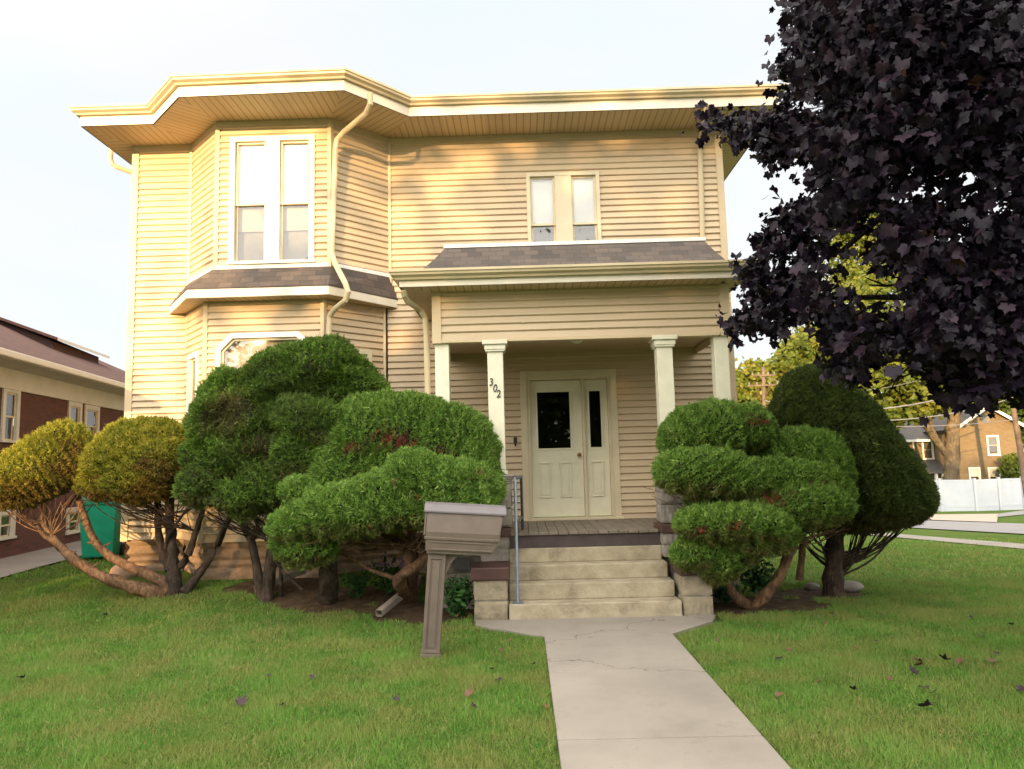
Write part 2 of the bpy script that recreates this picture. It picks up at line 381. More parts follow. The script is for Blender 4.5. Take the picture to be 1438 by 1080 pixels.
# ------------------------------------------------------------------ foliage builders
def sprays(P, Nn, L, W, blades, spread):
    n = len(P); P = np.repeat(P, blades, 0); Nn = np.repeat(Nn, blades, 0)
    d = unit(Nn + spread*rng.normal(size=P.shape)); sd = unit(np.cross(d, rng.normal(size=P.shape)))
    l = L*rng.uniform(.55, 1.25, (len(P), 1)); w = W*rng.uniform(.7, 1.3, (len(P), 1))
    b = P - d*l*.35
    V = np.stack([b+sd*w*.5, b-sd*w*.5, P+d*l*.65], 1).reshape(-1, 3)
    return V, np.arange(len(V)).reshape(-1, 3)
def pad(name, ells, parent, m, density=7200, L=.05, W=.0145, deadlist=(), brown=(), under=.5, seed=1, flat=.55, lump=.05):
    """clipped foliage mass: union of ellipsoids (cx,cy,cz,rx,ry,rz), lower half flattened, covered in needle sprays over a twiggy core"""
    E = np.array(ells, float); Vs = []; Fs = []; tint = []; dead = []; mi = []; off = 0
    def local(P, e):
        q = (P-e[:3])/e[3:]; q[:, 2] = np.where(q[:, 2] < 0, q[:, 2]/flat, q[:, 2]); return q
    for i, e in enumerate(E):
        area = 4*math.pi*((e[3]*e[4])**1.6/3+(e[3]*e[5])**1.6/3+(e[4]*e[5])**1.6/3)**(1/1.6)*.8
        n = int(area*density); d = unit(rng.normal(size=(n, 3)))
        sc = np.array([1, 1, 1.])*e[3:]; q = d*sc; q[:, 2] = np.where(q[:, 2] < 0, q[:, 2]*flat, q[:, 2])
        nn = unit(d/sc); P = e[:3] + q
        keep = np.ones(n, bool)
        for j, o in enumerate(E):
            if j != i: keep &= (local(P, o)**2).sum(1) > .93
        P = P[keep]; nn = nn[keep]; zl = d[keep, 2]
        h = vnoise(P, 4, seed)*.6+vnoise(P, 11, seed+9)*.4; hf_ = vnoise(P, 26, seed+5)
        P = P + nn*(h*lump*1.25+hf_*.03)[:, None] + nn*rng.normal(0, .012, (len(P), 1))
        nrm = unit(nn + np.array([0, 0, .35]))
        Ls = np.where(rng.random(len(P)) < .012, 2.4, 1.0)
        sp, fc = sprays(P, nrm, L*np.repeat(Ls, 3)[:, None], W, 3, .55)
        k = len(fc)//max(len(P), 1)
        t = np.clip(.42 + .12*h + .26*hf_ + .22*rng.normal(size=len(P)), 0, 1)  # pale tufts; shade of the hollows between them put into the tint
        dd = np.minimum(np.clip((-zl-.18)*2.0, 0, 1)*under*rng.uniform(.0, 1.5, len(P)), .68) + (rng.random(len(P)) < .02)*.6
        dn = vnoise(P, 17, seed+30); dd = np.maximum(dd, ((dn > 1.15-.5*np.clip(-zl, 0, 1))*.6*rng.random(len(P))))
        for (x, y, z, r) in brown:
            dist = np.linalg.norm(P-np.array([x, y, z]), axis=1)/r
            dd = np.maximum(dd, np.minimum(np.clip(1.5-dist+.5*vnoise(P, 12, seed+6), 0, 1)*rng.uniform(.3, 1.2, len(P)), .69))
        for (x, y, z, r) in deadlist:
            dist = np.linalg.norm((P-np.array([x, y, z]))/np.array([1.5, 1.5, .8]), axis=1)/r
            dd = np.maximum(dd, np.clip(1.35-dist+.7*vnoise(P, 24, seed+3), 0, 1)*(rng.random(len(P)) < .85))
        Vs.append(sp); Fs.append(fc+off); off += len(sp)
        tint.append(np.repeat(t, k)); dead.append(np.repeat(np.clip(dd, 0, 1), k)); mi.append(np.zeros(len(fc), int))
        # core
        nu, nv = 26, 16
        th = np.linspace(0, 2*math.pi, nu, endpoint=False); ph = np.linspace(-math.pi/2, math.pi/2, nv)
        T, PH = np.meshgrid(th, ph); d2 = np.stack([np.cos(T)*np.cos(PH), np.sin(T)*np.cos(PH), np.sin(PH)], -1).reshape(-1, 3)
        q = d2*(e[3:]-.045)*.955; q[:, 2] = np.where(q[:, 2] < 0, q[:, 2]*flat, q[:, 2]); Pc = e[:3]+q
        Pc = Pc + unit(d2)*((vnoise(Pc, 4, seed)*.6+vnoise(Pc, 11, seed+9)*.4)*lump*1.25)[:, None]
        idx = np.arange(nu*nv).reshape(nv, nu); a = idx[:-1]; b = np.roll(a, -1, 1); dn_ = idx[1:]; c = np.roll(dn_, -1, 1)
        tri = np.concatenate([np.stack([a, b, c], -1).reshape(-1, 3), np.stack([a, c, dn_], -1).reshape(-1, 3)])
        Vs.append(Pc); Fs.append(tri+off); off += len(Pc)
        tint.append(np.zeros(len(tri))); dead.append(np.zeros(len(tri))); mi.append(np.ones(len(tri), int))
    return npmesh(name, np.concatenate(Vs), np.concatenate(Fs), [m, M['core']], parent, {'tint': np.concatenate(tint), 'dead': np.concatenate(dead)}, np.concatenate(mi))
def E_(px, py, rx, ry, Y, ryd=None):
    """ellipsoid seen at a picture point, standing at depth Y"""
    c = at(px, py, Y); k = Y/F
    return (c.x, c.y, c.z, rx*k, (ryd if ryd else rx*k*.85), ry*k)
def rotmats(n_, roll=None):
    """frames whose z axis is n_, random roll (or y axis pulled to 'roll' vectors)"""
    z = unit(n_); r = roll if roll is not None else rng.normal(size=z.shape)
    x = unit(np.cross(r, z)); y = np.cross(z, x); return np.stack([x, y, z], -1)
def inst(tv, tf, P, Rm, S):
    V = np.einsum('nij,tj->nti', Rm, tv)*S[:, None, None] + P[:, None, :]
    Fc = tf[None] + (np.arange(len(P))*len(tv))[:, None, None]
    return V.reshape(-1, 3), Fc.reshape(-1, tf.shape[1])
def maple_template():
    pol = [(180, .14), (162, .50), (142, .56), (126, .58), (112, .78), (98, .74), (85, .64), (72, .80), (62, .92), (52, 1.0), (43, .88), (34, .80), (24, .68), (15, .86), (8, .90), (0, 1.10)]
    pts = pol + [(-a, r) for a, r in pol[-2:0:-1]]
    v = [(0, 0, 0)] + [(r*math.sin(R(a)), r*math.cos(R(a)), .16*abs(r*math.sin(R(a))) - .22*max(0, r*math.cos(R(a)))**2) for a, r in pts]
    n = len(pts); return np.array(v), np.array([(0, i+1, (i+1) % n+1) for i in range(n)])
MAPLE_V, MAPLE_F = maple_template()
CARD_V = np.array([(-.5, 0, .0), (0, -.55, -.05), (.5, 0, 0), (0, .6, -.08), (0, 0, .1)]); CARD_F = np.array([(0, 1, 4), (1, 2, 4), (2, 3, 4), (3, 0, 4)])

def limb(mb, a, b, r0, r1, n=6, bend=.12, seed=None, sides=8):
    a, b = Vector(a), Vector(b); pts = []; L = (b-a).length; o = Vector((random.uniform(-1, 1), random.uniform(-1, 1), random.uniform(-.5, 1)))*bend*L
    for i in range(n+1):
        t = i/n; p = a.lerp(b, t) + o*math.sin(math.pi*t)
        if 0 < i < n: p += Vector((random.uniform(-1, 1), random.uniform(-1, 1), random.uniform(-1, 1)))*L*.02
        pts.append(p)
    mb.tube(pts, [r0+(r1-r0)*i/n for i in range(n+1)], sides, wob=.25); return pts
def poly(mb, pts, rads, sides=9): # smooth stem through given points
    P = [Vector(p) for p in pts]; out = []; rr = []
    for i in range(len(P)-1):
        p0, p1, p2, p3 = P[max(i-1, 0)], P[i], P[i+1], P[min(i+2, len(P)-1)]
        for k in range(5):
            t = k/5; out.append(.5*((2*p1)+(p2-p0)*t+(2*p0-5*p1+4*p2-p3)*t*t+(3*p1-p0-3*p2+p3)*t**3)); rr.append(rads[i]+(rads[i+1]-rads[i])*t)
    out.append(P[-1]); rr.append(rads[-1]); mb.tube(out, rr, sides, wob=.5)

def leafy_tree(name, base, height, cr, label, cat, m, nclump=60, per=45, leaf=.32, trunk_r=.25, zlow=.3, group=None, bark='bark_tree', squash=1.0, gap=.0, seed=0):
    r = np.random.default_rng(seed)
    root = thing(name, base, label, cat, group); b = Vector(base)
    mb = MB(); top = b + Vector((0, 0, height*.8))
    limb(mb, b-Vector((0, 0, .2)), b+Vector((0, 0, height*.45)), trunk_r, trunk_r*.6, 6, .03)
    cz = height*(zlow+1)/2; hz = height*(1-zlow)/2
    C = unit(r.normal(size=(nclump, 3)))*(r.uniform(.25, 1, (nclump, 1))**.5)
    C = C*np.array([cr, cr, hz])*(1+.15*r.normal(size=(nclump, 1))) + np.array([b.x, b.y, b.z+cz])
    for c in C[:14]: limb(mb, b+Vector((0, 0, height*r.uniform(.25, .45))), c, trunk_r*.4, .02, 6, .1, sides=6)
    mb.build('trunk', M[bark], root)
    cl = cr*.30
    P = (C[:, None, :] + r.normal(size=(nclump, per, 3))*np.array([cl, cl, cl*.75])*squash).reshape(-1, 3)
    nn = unit(r.normal(size=P.shape) + np.array([0, 0, .5]) + .7*unit(P-np.array([b.x, b.y, b.z+cz])))
    V, Fc = inst(CARD_V, CARD_F, P, rotmats(nn), leaf*r.uniform(.6, 1.3, len(P)))
    t = np.clip(np.repeat(np.repeat(r.uniform(.2, .8, nclump), per) + .18*r.normal(size=len(P)), 4), 0, 1)
    npmesh('crown', V, Fc, M[m], root, {'tint': t, 'dead': np.zeros(len(Fc))})
    return root

# ------------------------------------------------------------------ ground, paths, roads
def strip(name, m, near, far, n=24, lift=.012, kerb=None):
    """a draped surface between two lines of ground points"""
    mb = MB()
    for i in range(n):
        q = []
        for L_, t in ((near, i/n), (near, (i+1)/n), (far, (i+1)/n), (far, i/n)):
            p = L_[0].lerp(L_[1], t); q.append((p.x, p.y, float(hgt(p.x, p.y))+lift))
        mb.face(q)
    o = mb.build(name, m); return tag(o, kind='structure')
def ext(a, b, t0, t1): return a.lerp(b, t0), a.lerp(b, t1)

SOIL = [(-3.3, 9.95, .8, .36), (-2.3, 9.4, .95, .48), (-1.2, 8.95, .7, .5), (2.9, 9.1, .8, .5), (3.7, 9.75, .75, .42), (2.4, 9.0, .45, .45)]
def soil(x, y):
    s = 0
    for (cx, cy, rx, ry) in SOIL: s = np.maximum(s, np.clip(1.5-((x-cx)/rx)**2-((y-cy)/ry)**2, 0, 1))
    return s
xs = np.concatenate([-np.geomspace(600, 15, 14), np.arange(-14, 26, .2), np.geomspace(27, 900, 16)])
ys = np.concatenate([-np.geomspace(500, 3, 14), np.arange(-2, 30, .2), np.arange(30.5, 60, 1), np.geomspace(62, 1200, 14)])
XX, YY = np.meshgrid(xs, ys)
ZZ = hgt(XX, YY) + .012*vnoise(np.stack([XX, YY, 0*XX], -1).reshape(-1, 3), 1.3, 5).reshape(XX.shape)*(np.abs(XX) < 30)*(YY < 20) - .015
idx = np.arange(XX.size).reshape(XX.shape)
q = np.stack([idx[:-1, :-1], idx[:-1, 1:], idx[1:, 1:], idx[1:, :-1]], -1).reshape(-1, 4)
gr = npmesh('lawn', np.stack([XX, YY, ZZ], -1).reshape(-1, 3), q, M['ground'], None, {'soil': soil(XX, YY).ravel()}, smooth=True)
tag(gr, kind='structure')

# front walk: slabs with open joints
mb = MB()
yj = [-1.2, .3, 1.8, 3.3, 4.85, 6.35, 7.62]
for a, b_ in zip(yj[:-1], yj[1:]): mb.box(.18, 1.48, a+.007, b_-.007, -.08, .02)
P = [(.18, 7.625), (1.48, 7.625), (2.02, 8.14), (2.14, 8.46), (-.57, 8.46), (-.56, 8.22)]
top = [(x, y, .02) for x, y in P]; mb.face(top); bot = [(x, y, -.08) for x, y in P]
for i in range(6): mb.quad(bot[i], bot[(i+1) % 6], top[(i+1) % 6], top[i])
tag(mb.build('front_walk', M['walk'], bevel=.006), kind='structure')

# streets to the right
sw = (ext(hit(1243, 753.5), hit(1438, 771.5), -1.5, 3), ext(hit(1250, 749.5), hit(1438, 764.5), -1.5, 3))
strip('sidewalk', M['walk'], *sw, n=40)
rd = (ext(hit(1263, 740.5), hit(1438, 750.5), -2, 4), ext(hit(1277, 730.5), hit(1438, 736), -2, 4))
strip('street', M['asphalt'], *rd, n=40, lift=.016)
strip('driveway_apron', M['apron'], ext(hit(1290, 730), hit(1400, 734), -.3, 1), ext(hit(1310, 723), hit(1402, 722), -.3, 1), n=8, lift=.022)
strip('side_road', M['asphalt'], ext(hit(1398, 727), hit(1438, 723), 0, 3), ext(hit(1404, 721.5), hit(1438, 717), 0, 3), n=12, lift=.022)
# driveway to the left, running back beside the brick house
dv = [hit(0, 812), hit(115, 800)]
mb = MB(); 
for i in range(24):
    y0, y1 = 4 + i*1.1, 4 + (i+1)*1.1 - .01
    xr = lambda y: -8.0 - .13*(y-14.0); 
    mb.face([(xr(y0)-2.2, y0, float(hgt(-9, y0))+.012), (xr(y0), y0, float(hgt(-9, y0))+.012), (xr(y1), y1, float(hgt(-9, y1))+.012), (xr(y1)-2.2, y1, float(hgt(-9, y1))+.012)])
tag(mb.build('driveway', M['drive']), kind='structure')

# ------------------------------------------------------------------ main house
W, BF = 10.97, 10.25
XL, XR = -6.0, 3.24
ZS = 6.92           # soffit
house = thing('house', (-1.4, W, .3), 'two storey cream clapboard house with bay windows and front porch', 'house')
class Fr:
    """wall frame: u along the wall (left to right from outside), off outwards, z up"""
    def __init__(s, a, b):
        s.a = Vector((*a, 0)); d = Vector((*b, 0))-s.a; s.L = d.length; s.d = d.normalized(); s.n = Vector((s.d.y, -s.d.x, 0))
    def __call__(s, u, off, z): return s.a + s.d*u + s.n*off + Vector((0, 0, z))
LAP = .0985
def siding(mb, fr, z0, z1, holes=(), u0=0, u1=None, seg=.9):
    u1 = fr.L if u1 is None else u1
    k = math.floor(z0/LAP)
    while k*LAP < z1:
        a, b = max(k*LAP, z0), min((k+1)*LAP, z1); zz = sorted({a, b, *[h for q in holes for h in q[2:4] if a < h < b]})
        nseg = max(1, int((u1-u0)/seg)); jit = [(random.gauss(0, .0016), random.gauss(0, .0016)) for _ in range(nseg+1)]
        def J(u):
            t = (u-u0)/(u1-u0)*nseg; i = min(int(t), nseg-1); f = t-i
            return [jit[i][c]*(1-f)+jit[i+1][c]*f for c in (0, 1)]
        offz = lambda z: .031 - .026*((z-k*LAP)/LAP)
        for za, zb in zip(zz[:-1], zz[1:]):
            if zb-za < 1e-5: continue
            zm = (za+zb)/2; iv = [(u0, u1)]
            for h in holes:
                if h[2] < zm < h[3]:
                    iv = [p for i in iv for p in ((i[0], min(i[1], h[0])), (max(i[0], h[1]), i[1])) if p[1]-p[0] > 1e-4]
            for (s, e) in iv:
                cuts = sorted({s, e, *[u0+(u1-u0)*i/nseg for i in range(nseg+1) if s < u0+(u1-u0)*i/nseg < e]})
                for c0, c1 in zip(cuts[:-1], cuts[1:]):
                    o0, d0 = J(c0); o1, d1 = J(c1)
                    g = 1 if za == k*LAP else 0; t_ = 1 if abs(zb-(k+1)*LAP) < 1e-6 else 0
                    zl = za+min(.018, (zb-za)*.5)*g
                    p = [fr(c0, offz(za)+o0*g, zl+d0*g), fr(c1, offz(za)+o1*g, zl+d1*g), fr(c1, offz(zb), zb+.004*t_), fr(c0, offz(zb), zb+.004*t_)]
                    mb.face(p)
                    if g:
                        e = [fr(c0, .007, za+d0), fr(c1, .007, za+d1)]; mb.face([e[0], e[1], p[1], p[0]]); mb.face([fr(c0, 0, za+d0), fr(c1, 0, za+d1), e[1], e[0]])
        for _ in range(int((u1-u0)/3.4 + random.random()*.8)):      # butt joints: one panel end lapped over the next
            u = random.uniform(u0+.3, u1-.3)
            if all(not (h[0]-.1 < u < h[1]+.1 and h[2] < b and h[3] > a) for h in holes) and b-a > .08:
                q = [fr(u, offz(a)+.0045, a+.012), fr(u+.035, offz(a)+.0045, a+.012), fr(u+.035, offz(b)+.003, b), fr(u, offz(b)+.003, b)]; mb.face(q)
                for c in (0, 2): mb.face([q[c], q[(c+3) % 4] if c == 0 else q[1], (q[3] if c == 0 else q[1])-fr.n*.008, q[c]-fr.n*.008])
        k += 1

def window(fr, u0, u1, z0, z1, parent, lights, casing=.07, mullions=(), mid=.5, sill=.04, head=None, upper='blind', lower='greycurtain', depth=.30, proud=.045, trim='trim', name='window', label=None, shade=.55):
    """lights: list of (ua, ub) sash openings; mullions: flat panels between; mid: meeting rail height share"""
    mb = MB()
    O = lambda a, b, o0, o1, c, d, mi=0: mb.box(a, b, o0, o1, c, d, mi, fr=fr)
    O(u0-casing, u0, -.02, proud, z0-.0, z1+casing); O(u1, u1+casing, -.02, proud, z0, z1+casing)
    O(u0, u1, -.02, proud, z1, z1+casing); O(u0-casing-.015, u1+casing+.015, -.02, proud+.025, z0-sill, z0)
    for (a, b) in mullions: O(a, b, -.05, proud-.006, z0, z1)
    # reveal (inside room) behind the opening
    for (a, b) in lights:
        q = [fr(a, -.05, z0), fr(b, -.05, z0), fr(b, -.05, z1), fr(a, -.05, z1)]; w = [fr(a, -depth, z0), fr(b, -depth, z0), fr(b, -depth, z1), fr(a, -depth, z1)]
        for i in range(4): mb.quad(q[i], q[(i+1) % 4], w[(i+1) % 4], w[i], 1)
        mb.quad(*w, 1)
    o = mb.build(name, [M[trim], M['room']], parent)
    if label: o['label'] = label
    for (a, b) in lights:
        zm = z0+(z1-z0)*mid; s = MB(); f = .032
        for (za, zb, off) in ((zm, z1, .0), (z0, zm+.03, -.028)):
            for (p, q_, r_, t_) in ((a, a+f, za, zb), (b-f, b, za, zb), (a+f, b-f, za, za+f), (a+f, b-f, zb-f, zb)): s.box(p, q_, off-.03, off-.002, r_, t_, fr=fr)
        s.build('sash', M['trim'], o, bevel=0)
        for (za, zb, off) in ((zm+f, z1-f, -.014), (z0+f, zm+.03-f, -.042)):
            g = MB(); g.quad(fr(a+f, off, za), fr(b-f, off, za), fr(b-f, off, zb), fr(a+f, off, zb)); g.build('pane', M['glass'], o)
        bl = MB(); zz = z0+(z1-z0)*(mid if upper == 'blind' else shade)
        bl.quad(fr(a, -.06, zz), fr(b, -.06, zz), fr(b, -.06, z1), fr(a, -.06, z1)); bl.build('blind', M[upper], o)  # upstairs, the white sheet stands in for a sky reflection
        if lower:
            bl = MB(); zd = zz if lower != 'blindgrey' else z0+(zz-z0)*.58
            bl.quad(fr(a, -.16, z0), fr(b, -.16, z0), fr(b, -.16, zd), fr(a, -.16, zd), 1 if lower == 'blindgrey' else 0)
            if zd < zz: bl.quad(fr(a, -.12, zd), fr(b, -.12, zd), fr(b, -.12, zz), fr(a, -.12, zz))
            bl.build('curtain', [M[lower], M['greycurtain']], o)
    return o

wall = Fr((XL, W), (XR, W))
bl_ = Fr((-5.07, W), (-4.37, BF)); bf_ = Fr((-4.37, BF), (-2.70, BF)); br_ = Fr((-2.70, BF), (-1.97, W))
bl2 = Fr((-5.11, W), (-4.50, BF)); bf2 = Fr((-4.50, BF), (-2.80, BF)); br2 = Fr((-2.80, BF), (-2.06, W))
side = Fr((XR, W), (XR, W+9)); sideL = Fr((XL, W+9), (XL, W)); back = Fr((XR, W+9), (XL, W+9))
U = lambda x: x-XL
ZF = .79   # bottom of the siding
sb = MB()
w2 = (U(.24), U(1.27), 5.15, 6.22)
siding(sb, wall, ZF, ZS-.1, [w2, (U(-5.05), U(-2.0), -1, 9), (U(.10), U(1.36), .9, 3.06)])
siding(sb, side, ZF, ZS, seg=3); siding(sb, sideL, ZF, ZS, seg=3); siding(sb, back, ZF, ZS, seg=4)
uw = (bf_.L*0+(.27), 1.37, 4.78, 6.60)
siding(sb, bl_, 4.6, ZS-.05); siding(sb, br_, 4.6, ZS-.05); siding(sb, bf_, 4.6, ZS-.05, [uw])
lw = (.235, 1.49, 2.05, 3.66)
cl = .17; holes = [(lw[0], lw[1], lw[2], lw[3]-cl)] + [(lw[0]+cl*i/8, lw[1]-cl*i/8, lw[3]-cl+cl*i/8, lw[3]-cl+cl*(i+1)/8) for i in range(8)]
lsw = (.30, bl2.L-.30, 2.05, 3.45)
siding(sb, bf2, ZF, 4.25, holes); siding(sb, bl2, ZF, 4.25, [lsw]); siding(sb, br2, ZF, 4.25, [(.32, br2.L-.32, 2.05, 3.45)])
sb.build('wall', M['siding'], house)

# trim boards on every corner
tb = MB()
def corner(x, y, z0, z1, sx, w=.085):
    tb = MB()     # outside corner post, L shaped
    tb.box(x-(w if sx > 0 else .02), x+(.02 if sx > 0 else w), y-.036, y+.10, z0, z1); tb.build('corner_trim', M['corner'], house)
corner(XL, W, ZF-.02, ZS-.1, -1); corner(XR, W, ZF-.02, ZS-.1, 1)
for (p, q_, r_, z0, z1) in (((-5.07, W), (-4.37, BF), (-2.70, BF), 4.6, ZS-.08), ((-5.11, W), (-4.50, BF), (-2.80, BF), ZF-.01, 4.2)):
    for (c, d1, d2) in ((q_, (-.7, .72), (1, 0)), (r_, (-1, 0), (.72, .72))):
        a, b = Vector((*d1, 0)).normalized()*.05, Vector((*d2, 0)).normalized()*.05; c = Vector((*c, 0)); o = (a+b).normalized()*-.036
        tb = MB(); pts = [c+a-b*0+o*.9, c+o*1.25, c+b+o*.9]
        for s, e in ((0, 1), (1, 2)): tb.quad(pts[s]+Vector((0, 0, z0)), pts[e]+Vector((0, 0, z0)), pts[e]+Vector((0, 0, z1)), pts[s]+Vector((0, 0, z1)))
        tb.build('corner_trim', M['corner'], house)
for x, z0, z1 in ((-5.085, ZF, ZS-.1), (-1.955, 4.55, ZS-.1), (-2.05, ZF, 4.25)):
    tb = MB(); tb.box(x-.022, x+.022, W-.040, W+.01, z0, z1); tb.build('corner_trim', M['corner'], house)
# frieze under the soffit
fz = MB()
def frz(fr, z0, z1, o=.036): fz.box(0-.01, fr.L+.01, -.01, o, z0, z1, fr=fr)
frz(Fr((XL, W), (-5.07, W)), ZS-.11, ZS); frz(Fr((-1.97, W), (XR, W)), ZS-.11, ZS); frz(side, ZS-.11, ZS); frz(sideL, ZS-.11, ZS)
for f_ in (bl_, bf_, br_): frz(f_, ZS-.09, ZS)
fz.build('frieze', mat('frieze_paint', (.52, .41, .26), .55, .06, 4), house)

# eave outline (outer soffit edge) and matching wall line
eo = [(-6.42, 20.4), (-6.42, 10.22), (-5.33, 10.22), (-4.60, 9.47), (-2.30, 9.43), (-1.53, 10.24), (3.93, 10.24), (3.93, 20.4)]
ei = [(XL, 19.97), (XL, W), (-5.07, W), (-4.37, BF), (-2.70, BF), (-1.97, W), (XR, W), (XR, 19.97)]
so = MB()
for i in range(len(eo)-1):
    a, b = Vector((*eo[i], ZS)), Vector((*eo[i+1], ZS)); c, d = Vector((*ei[i+1], ZS)), Vector((*ei[i], ZS))
    e = (b-a).normalized(); u = lambda p: ((p-a).dot(e)+i*.03, 0)
    so.face([a, b, c, d], 0, [u(a), u(b), u(c), u(d)])
so.build('soffit', M['soffit'], house)
def offset(pts, d):
    out = []
    for i, p in enumerate(pts):
        p = Vector(p); a = (p-Vector(pts[i-1])).normalized() if i else None; b = (Vector(pts[i+1])-p).normalized() if i < len(pts)-1 else None
        na = Vector((a.y, -a.x)) if a else None; nb = Vector((b.y, -b.x)) if b else None
        if na is None: o = nb*d
        elif nb is None: o = na*d
        else: m_ = (na+nb).normalized(); o = m_*d/max(m_.dot(na), .3)
        out.append(p+o)
    return out
def sweep(path, prof, name, m, parent, z=0, sgn=-1):
    """profile (offset outward, height) swept along an eave outline"""
    mb = MB(); rails = [[(p.x, p.y, z+h) for p in offset(path, sgn*o)] for o, h in prof]
    n = len(path); k = len(prof)
    for j in range(k-1):
        for i in range(n-1): mb.quad(rails[j][i], rails[j][i+1], rails[j+1][i+1], rails[j+1][i])
    for e in (0, n-1): mb.face([rails[j][e] for j in range(k)])
    return mb.build(name, m, parent)
sweep(eo, [(-.02, 0), (.0, 0), (.0, .16), (-.02, .16), (-.02, 0)], 'fascia', M['fascia'], house, ZS, 1)
GP = [(.001, .15), (.045, .15), (.055, .175), (.095, .20), (.10, .225), (.115, .235), (.115, .265), (.10, .268), (.10, .245), (.001, .245)]
sweep(eo, GP, 'gutter', M['gutter'], house, ZS, 1)
# low hipped roof on top
rf = MB(); cen = [(-1.3, 15.0), (-1.3, 15.6)]
ro = offset(eo, .03); zr = ZS+.255
ridge = [(-1.6, 15.2, zr+1.9), (-.9, 15.2, zr+1.9)]
for i in range(len(ro)-1):
    a, b = (ro[i].x, ro[i].y, zr), (ro[i+1].x, ro[i+1].y, zr)
    ra = ridge[0] if (a[0]+b[0])/2 < -1.3 else ridge[1]
    L_ = (Vector(b)-Vector(a)).length; rf.face([a, b, ra], 0, [(0, 0), (L_, 0), (L_/2, 5)])
rf.face([(ro[-1].x, ro[-1].y, zr), (ro[0].x, ro[0].y, zr), ridge[0], ridge[1]])
rf.face([(ro[3].x, ro[3].y, zr), ridge[0], ridge[1], (ro[4].x, ro[4].y, zr)][:3])
rf.face([(ro[4].x, ro[4].y, zr), ridge[1], ridge[0]])
rf.build('roof', M['shingle'], house)

# bay skirt roof between the storeys
so_o = [(-5.38, 10.95), (-4.64, 9.93), (-2.64, 9.93), (-1.84, 10.95)]
so_i = [(-5.09, 10.965), (-4.39, 10.235), (-2.68, 10.235), (-1.95, 10.965)]
so_w = [(-5.11, 10.965), (-4.50, 10.25), (-2.80, 10.25), (-2.06, 10.965)]
sk = MB()
for i in range(3):
    a, b = Vector((*so_o[i], 4.335)), Vector((*so_o[i+1], 4.335)); c, d = Vector((*so_i[i+1], 4.70)), Vector((*so_i[i], 4.70))
    e = (b-a).normalized(); v_ = lambda p: (((p-a).dot(e))+i*1.37, (p-a-(p-a).dot(e)*e).length)
    sk.face([a, b, c, d], 0, [v_(p) for p in (a, b, c, d)])
    a2, b2 = a-Vector((0, 0, .016)), b-Vector((0, 0, .016)); sk.quad(a2, b2, b, a)
skirt = sk.build('bay_skirt_roof', M['shingle'], house)
sweep(so_o, [(-.015, -.14), (-.005, -.14), (-.005, -.018), (-.02, -.018)], 'fascia', M['fascia'], skirt, 4.335, 1)
s2 = MB()
for i in range(3):
    a, b, c, d = (Vector((*p, 4.20)) for p in (so_o[i], so_o[i+1], so_w[i+1], so_w[i])); e = (b-a).normalized()
    s2.face([a, b, c, d], 0, [((p-a).dot(e), 0) for p in (a, b, c, d)])
s2.build('soffit', M['soffit'], skirt)
fl = MB()
for f_ in (bl_, bf_, br_): fl.box(-.02, f_.L+.02, 0, .034, 4.675, 4.735, fr=f_)
fl.build('flashing', M['white'], skirt)

# upstairs windows
window(bf_, uw[0], uw[1], uw[2], uw[3], house, [(.27, .72), (.93, 1.37)], casing=.075, mullions=[(.72, .93)], mid=.47, trim='white', lower='blindgrey')
window(wall, w2[0], w2[1], w2[2], w2[3], house, [(U(.24), U(.625)), (U(.885), U(1.27))], casing=.055, mullions=[(U(.625), U(.885))], mid=.27, trim='trim', sill=.03)
# downstairs bay windows
o = MB()
zt = lw[3]; pts = [(lw[0], lw[2]), (lw[0], zt-cl), (lw[0]+cl, zt), (lw[1]-cl, zt), (lw[1], zt-cl), (lw[1], lw[2])]
out = offset([(u, z) for u, z in pts], -.075)
for i in range(5):
    a, b = pts[i], pts[i+1]; c, d = out[i+1], out[i]
    front = [bf2(a[0], .04, a[1]), bf2(b[0], .04, b[1]), bf2(c[0], .04, c[1]), bf2(d[0], .04, d[1])]; backp = [bf2(p[0], -.06, p[1]) for p in (a, b, c, d)]
    o.quad(*front)
    for j in range(4): o.quad(front[j], front[(j+1) % 4], backp[(j+1) % 4], backp[j])
o.box(lw[0]-.09, lw[1]+.09, -.02, .06, lw[2]-.05, lw[2], fr=bf2)
for (z0, z1, ua, ub) in ((lw[2], zt, lw[0], lw[1]),):
    q_ = [bf2(ua, -.05, z0), bf2(ub, -.05, z0), bf2(ub, -.05, z1), bf2(ua, -.05, z1)]; w_ = [bf2(ua, -.3, z0), bf2(ub, -.3, z0), bf2(ub, -.3, z1), bf2(ua, -.3, z1)]
    for i in range(4): o.quad(q_[i], q_[(i+1) % 4], w_[(i+1) % 4], w_[i], 1)
    o.quad(*w_, 1)
bw = o.build('window', [M['white'], M['room']], house); bw['label'] = 'broad bay window with clipped top corners'
ins = offset(pts, .035); s = MB()
for i in range(5):
    a, b, c, d = pts[i], pts[i+1], ins[i+1], ins[i]
    fr_ = [bf2(p[0], -.002, p[1]) for p in (a, b, c, d)]; bk = [bf2(p[0], -.03, p[1]) for p in (a, b, c, d)]
    s.quad(*fr_)
    for j in range(4): s.quad(fr_[j], fr_[(j+1) % 4], bk[(j+1) % 4], bk[j])
s.build('sash', M['trim'], bw)
g = MB(); g.face([bf2(p[0], -.02, p[1]) for p in pts]); g.build('pane', M['glass'], bw)
g = MB(); g.quad(*[bf2(u, -.09, z) for u, z in ((lw[0], lw[2]), (lw[1], lw[2]), (lw[1], zt), (lw[0], zt))]); g.build('blind', mat('tan_roller_shade', (.52, .43, .33), .8, .05, 2), bw)
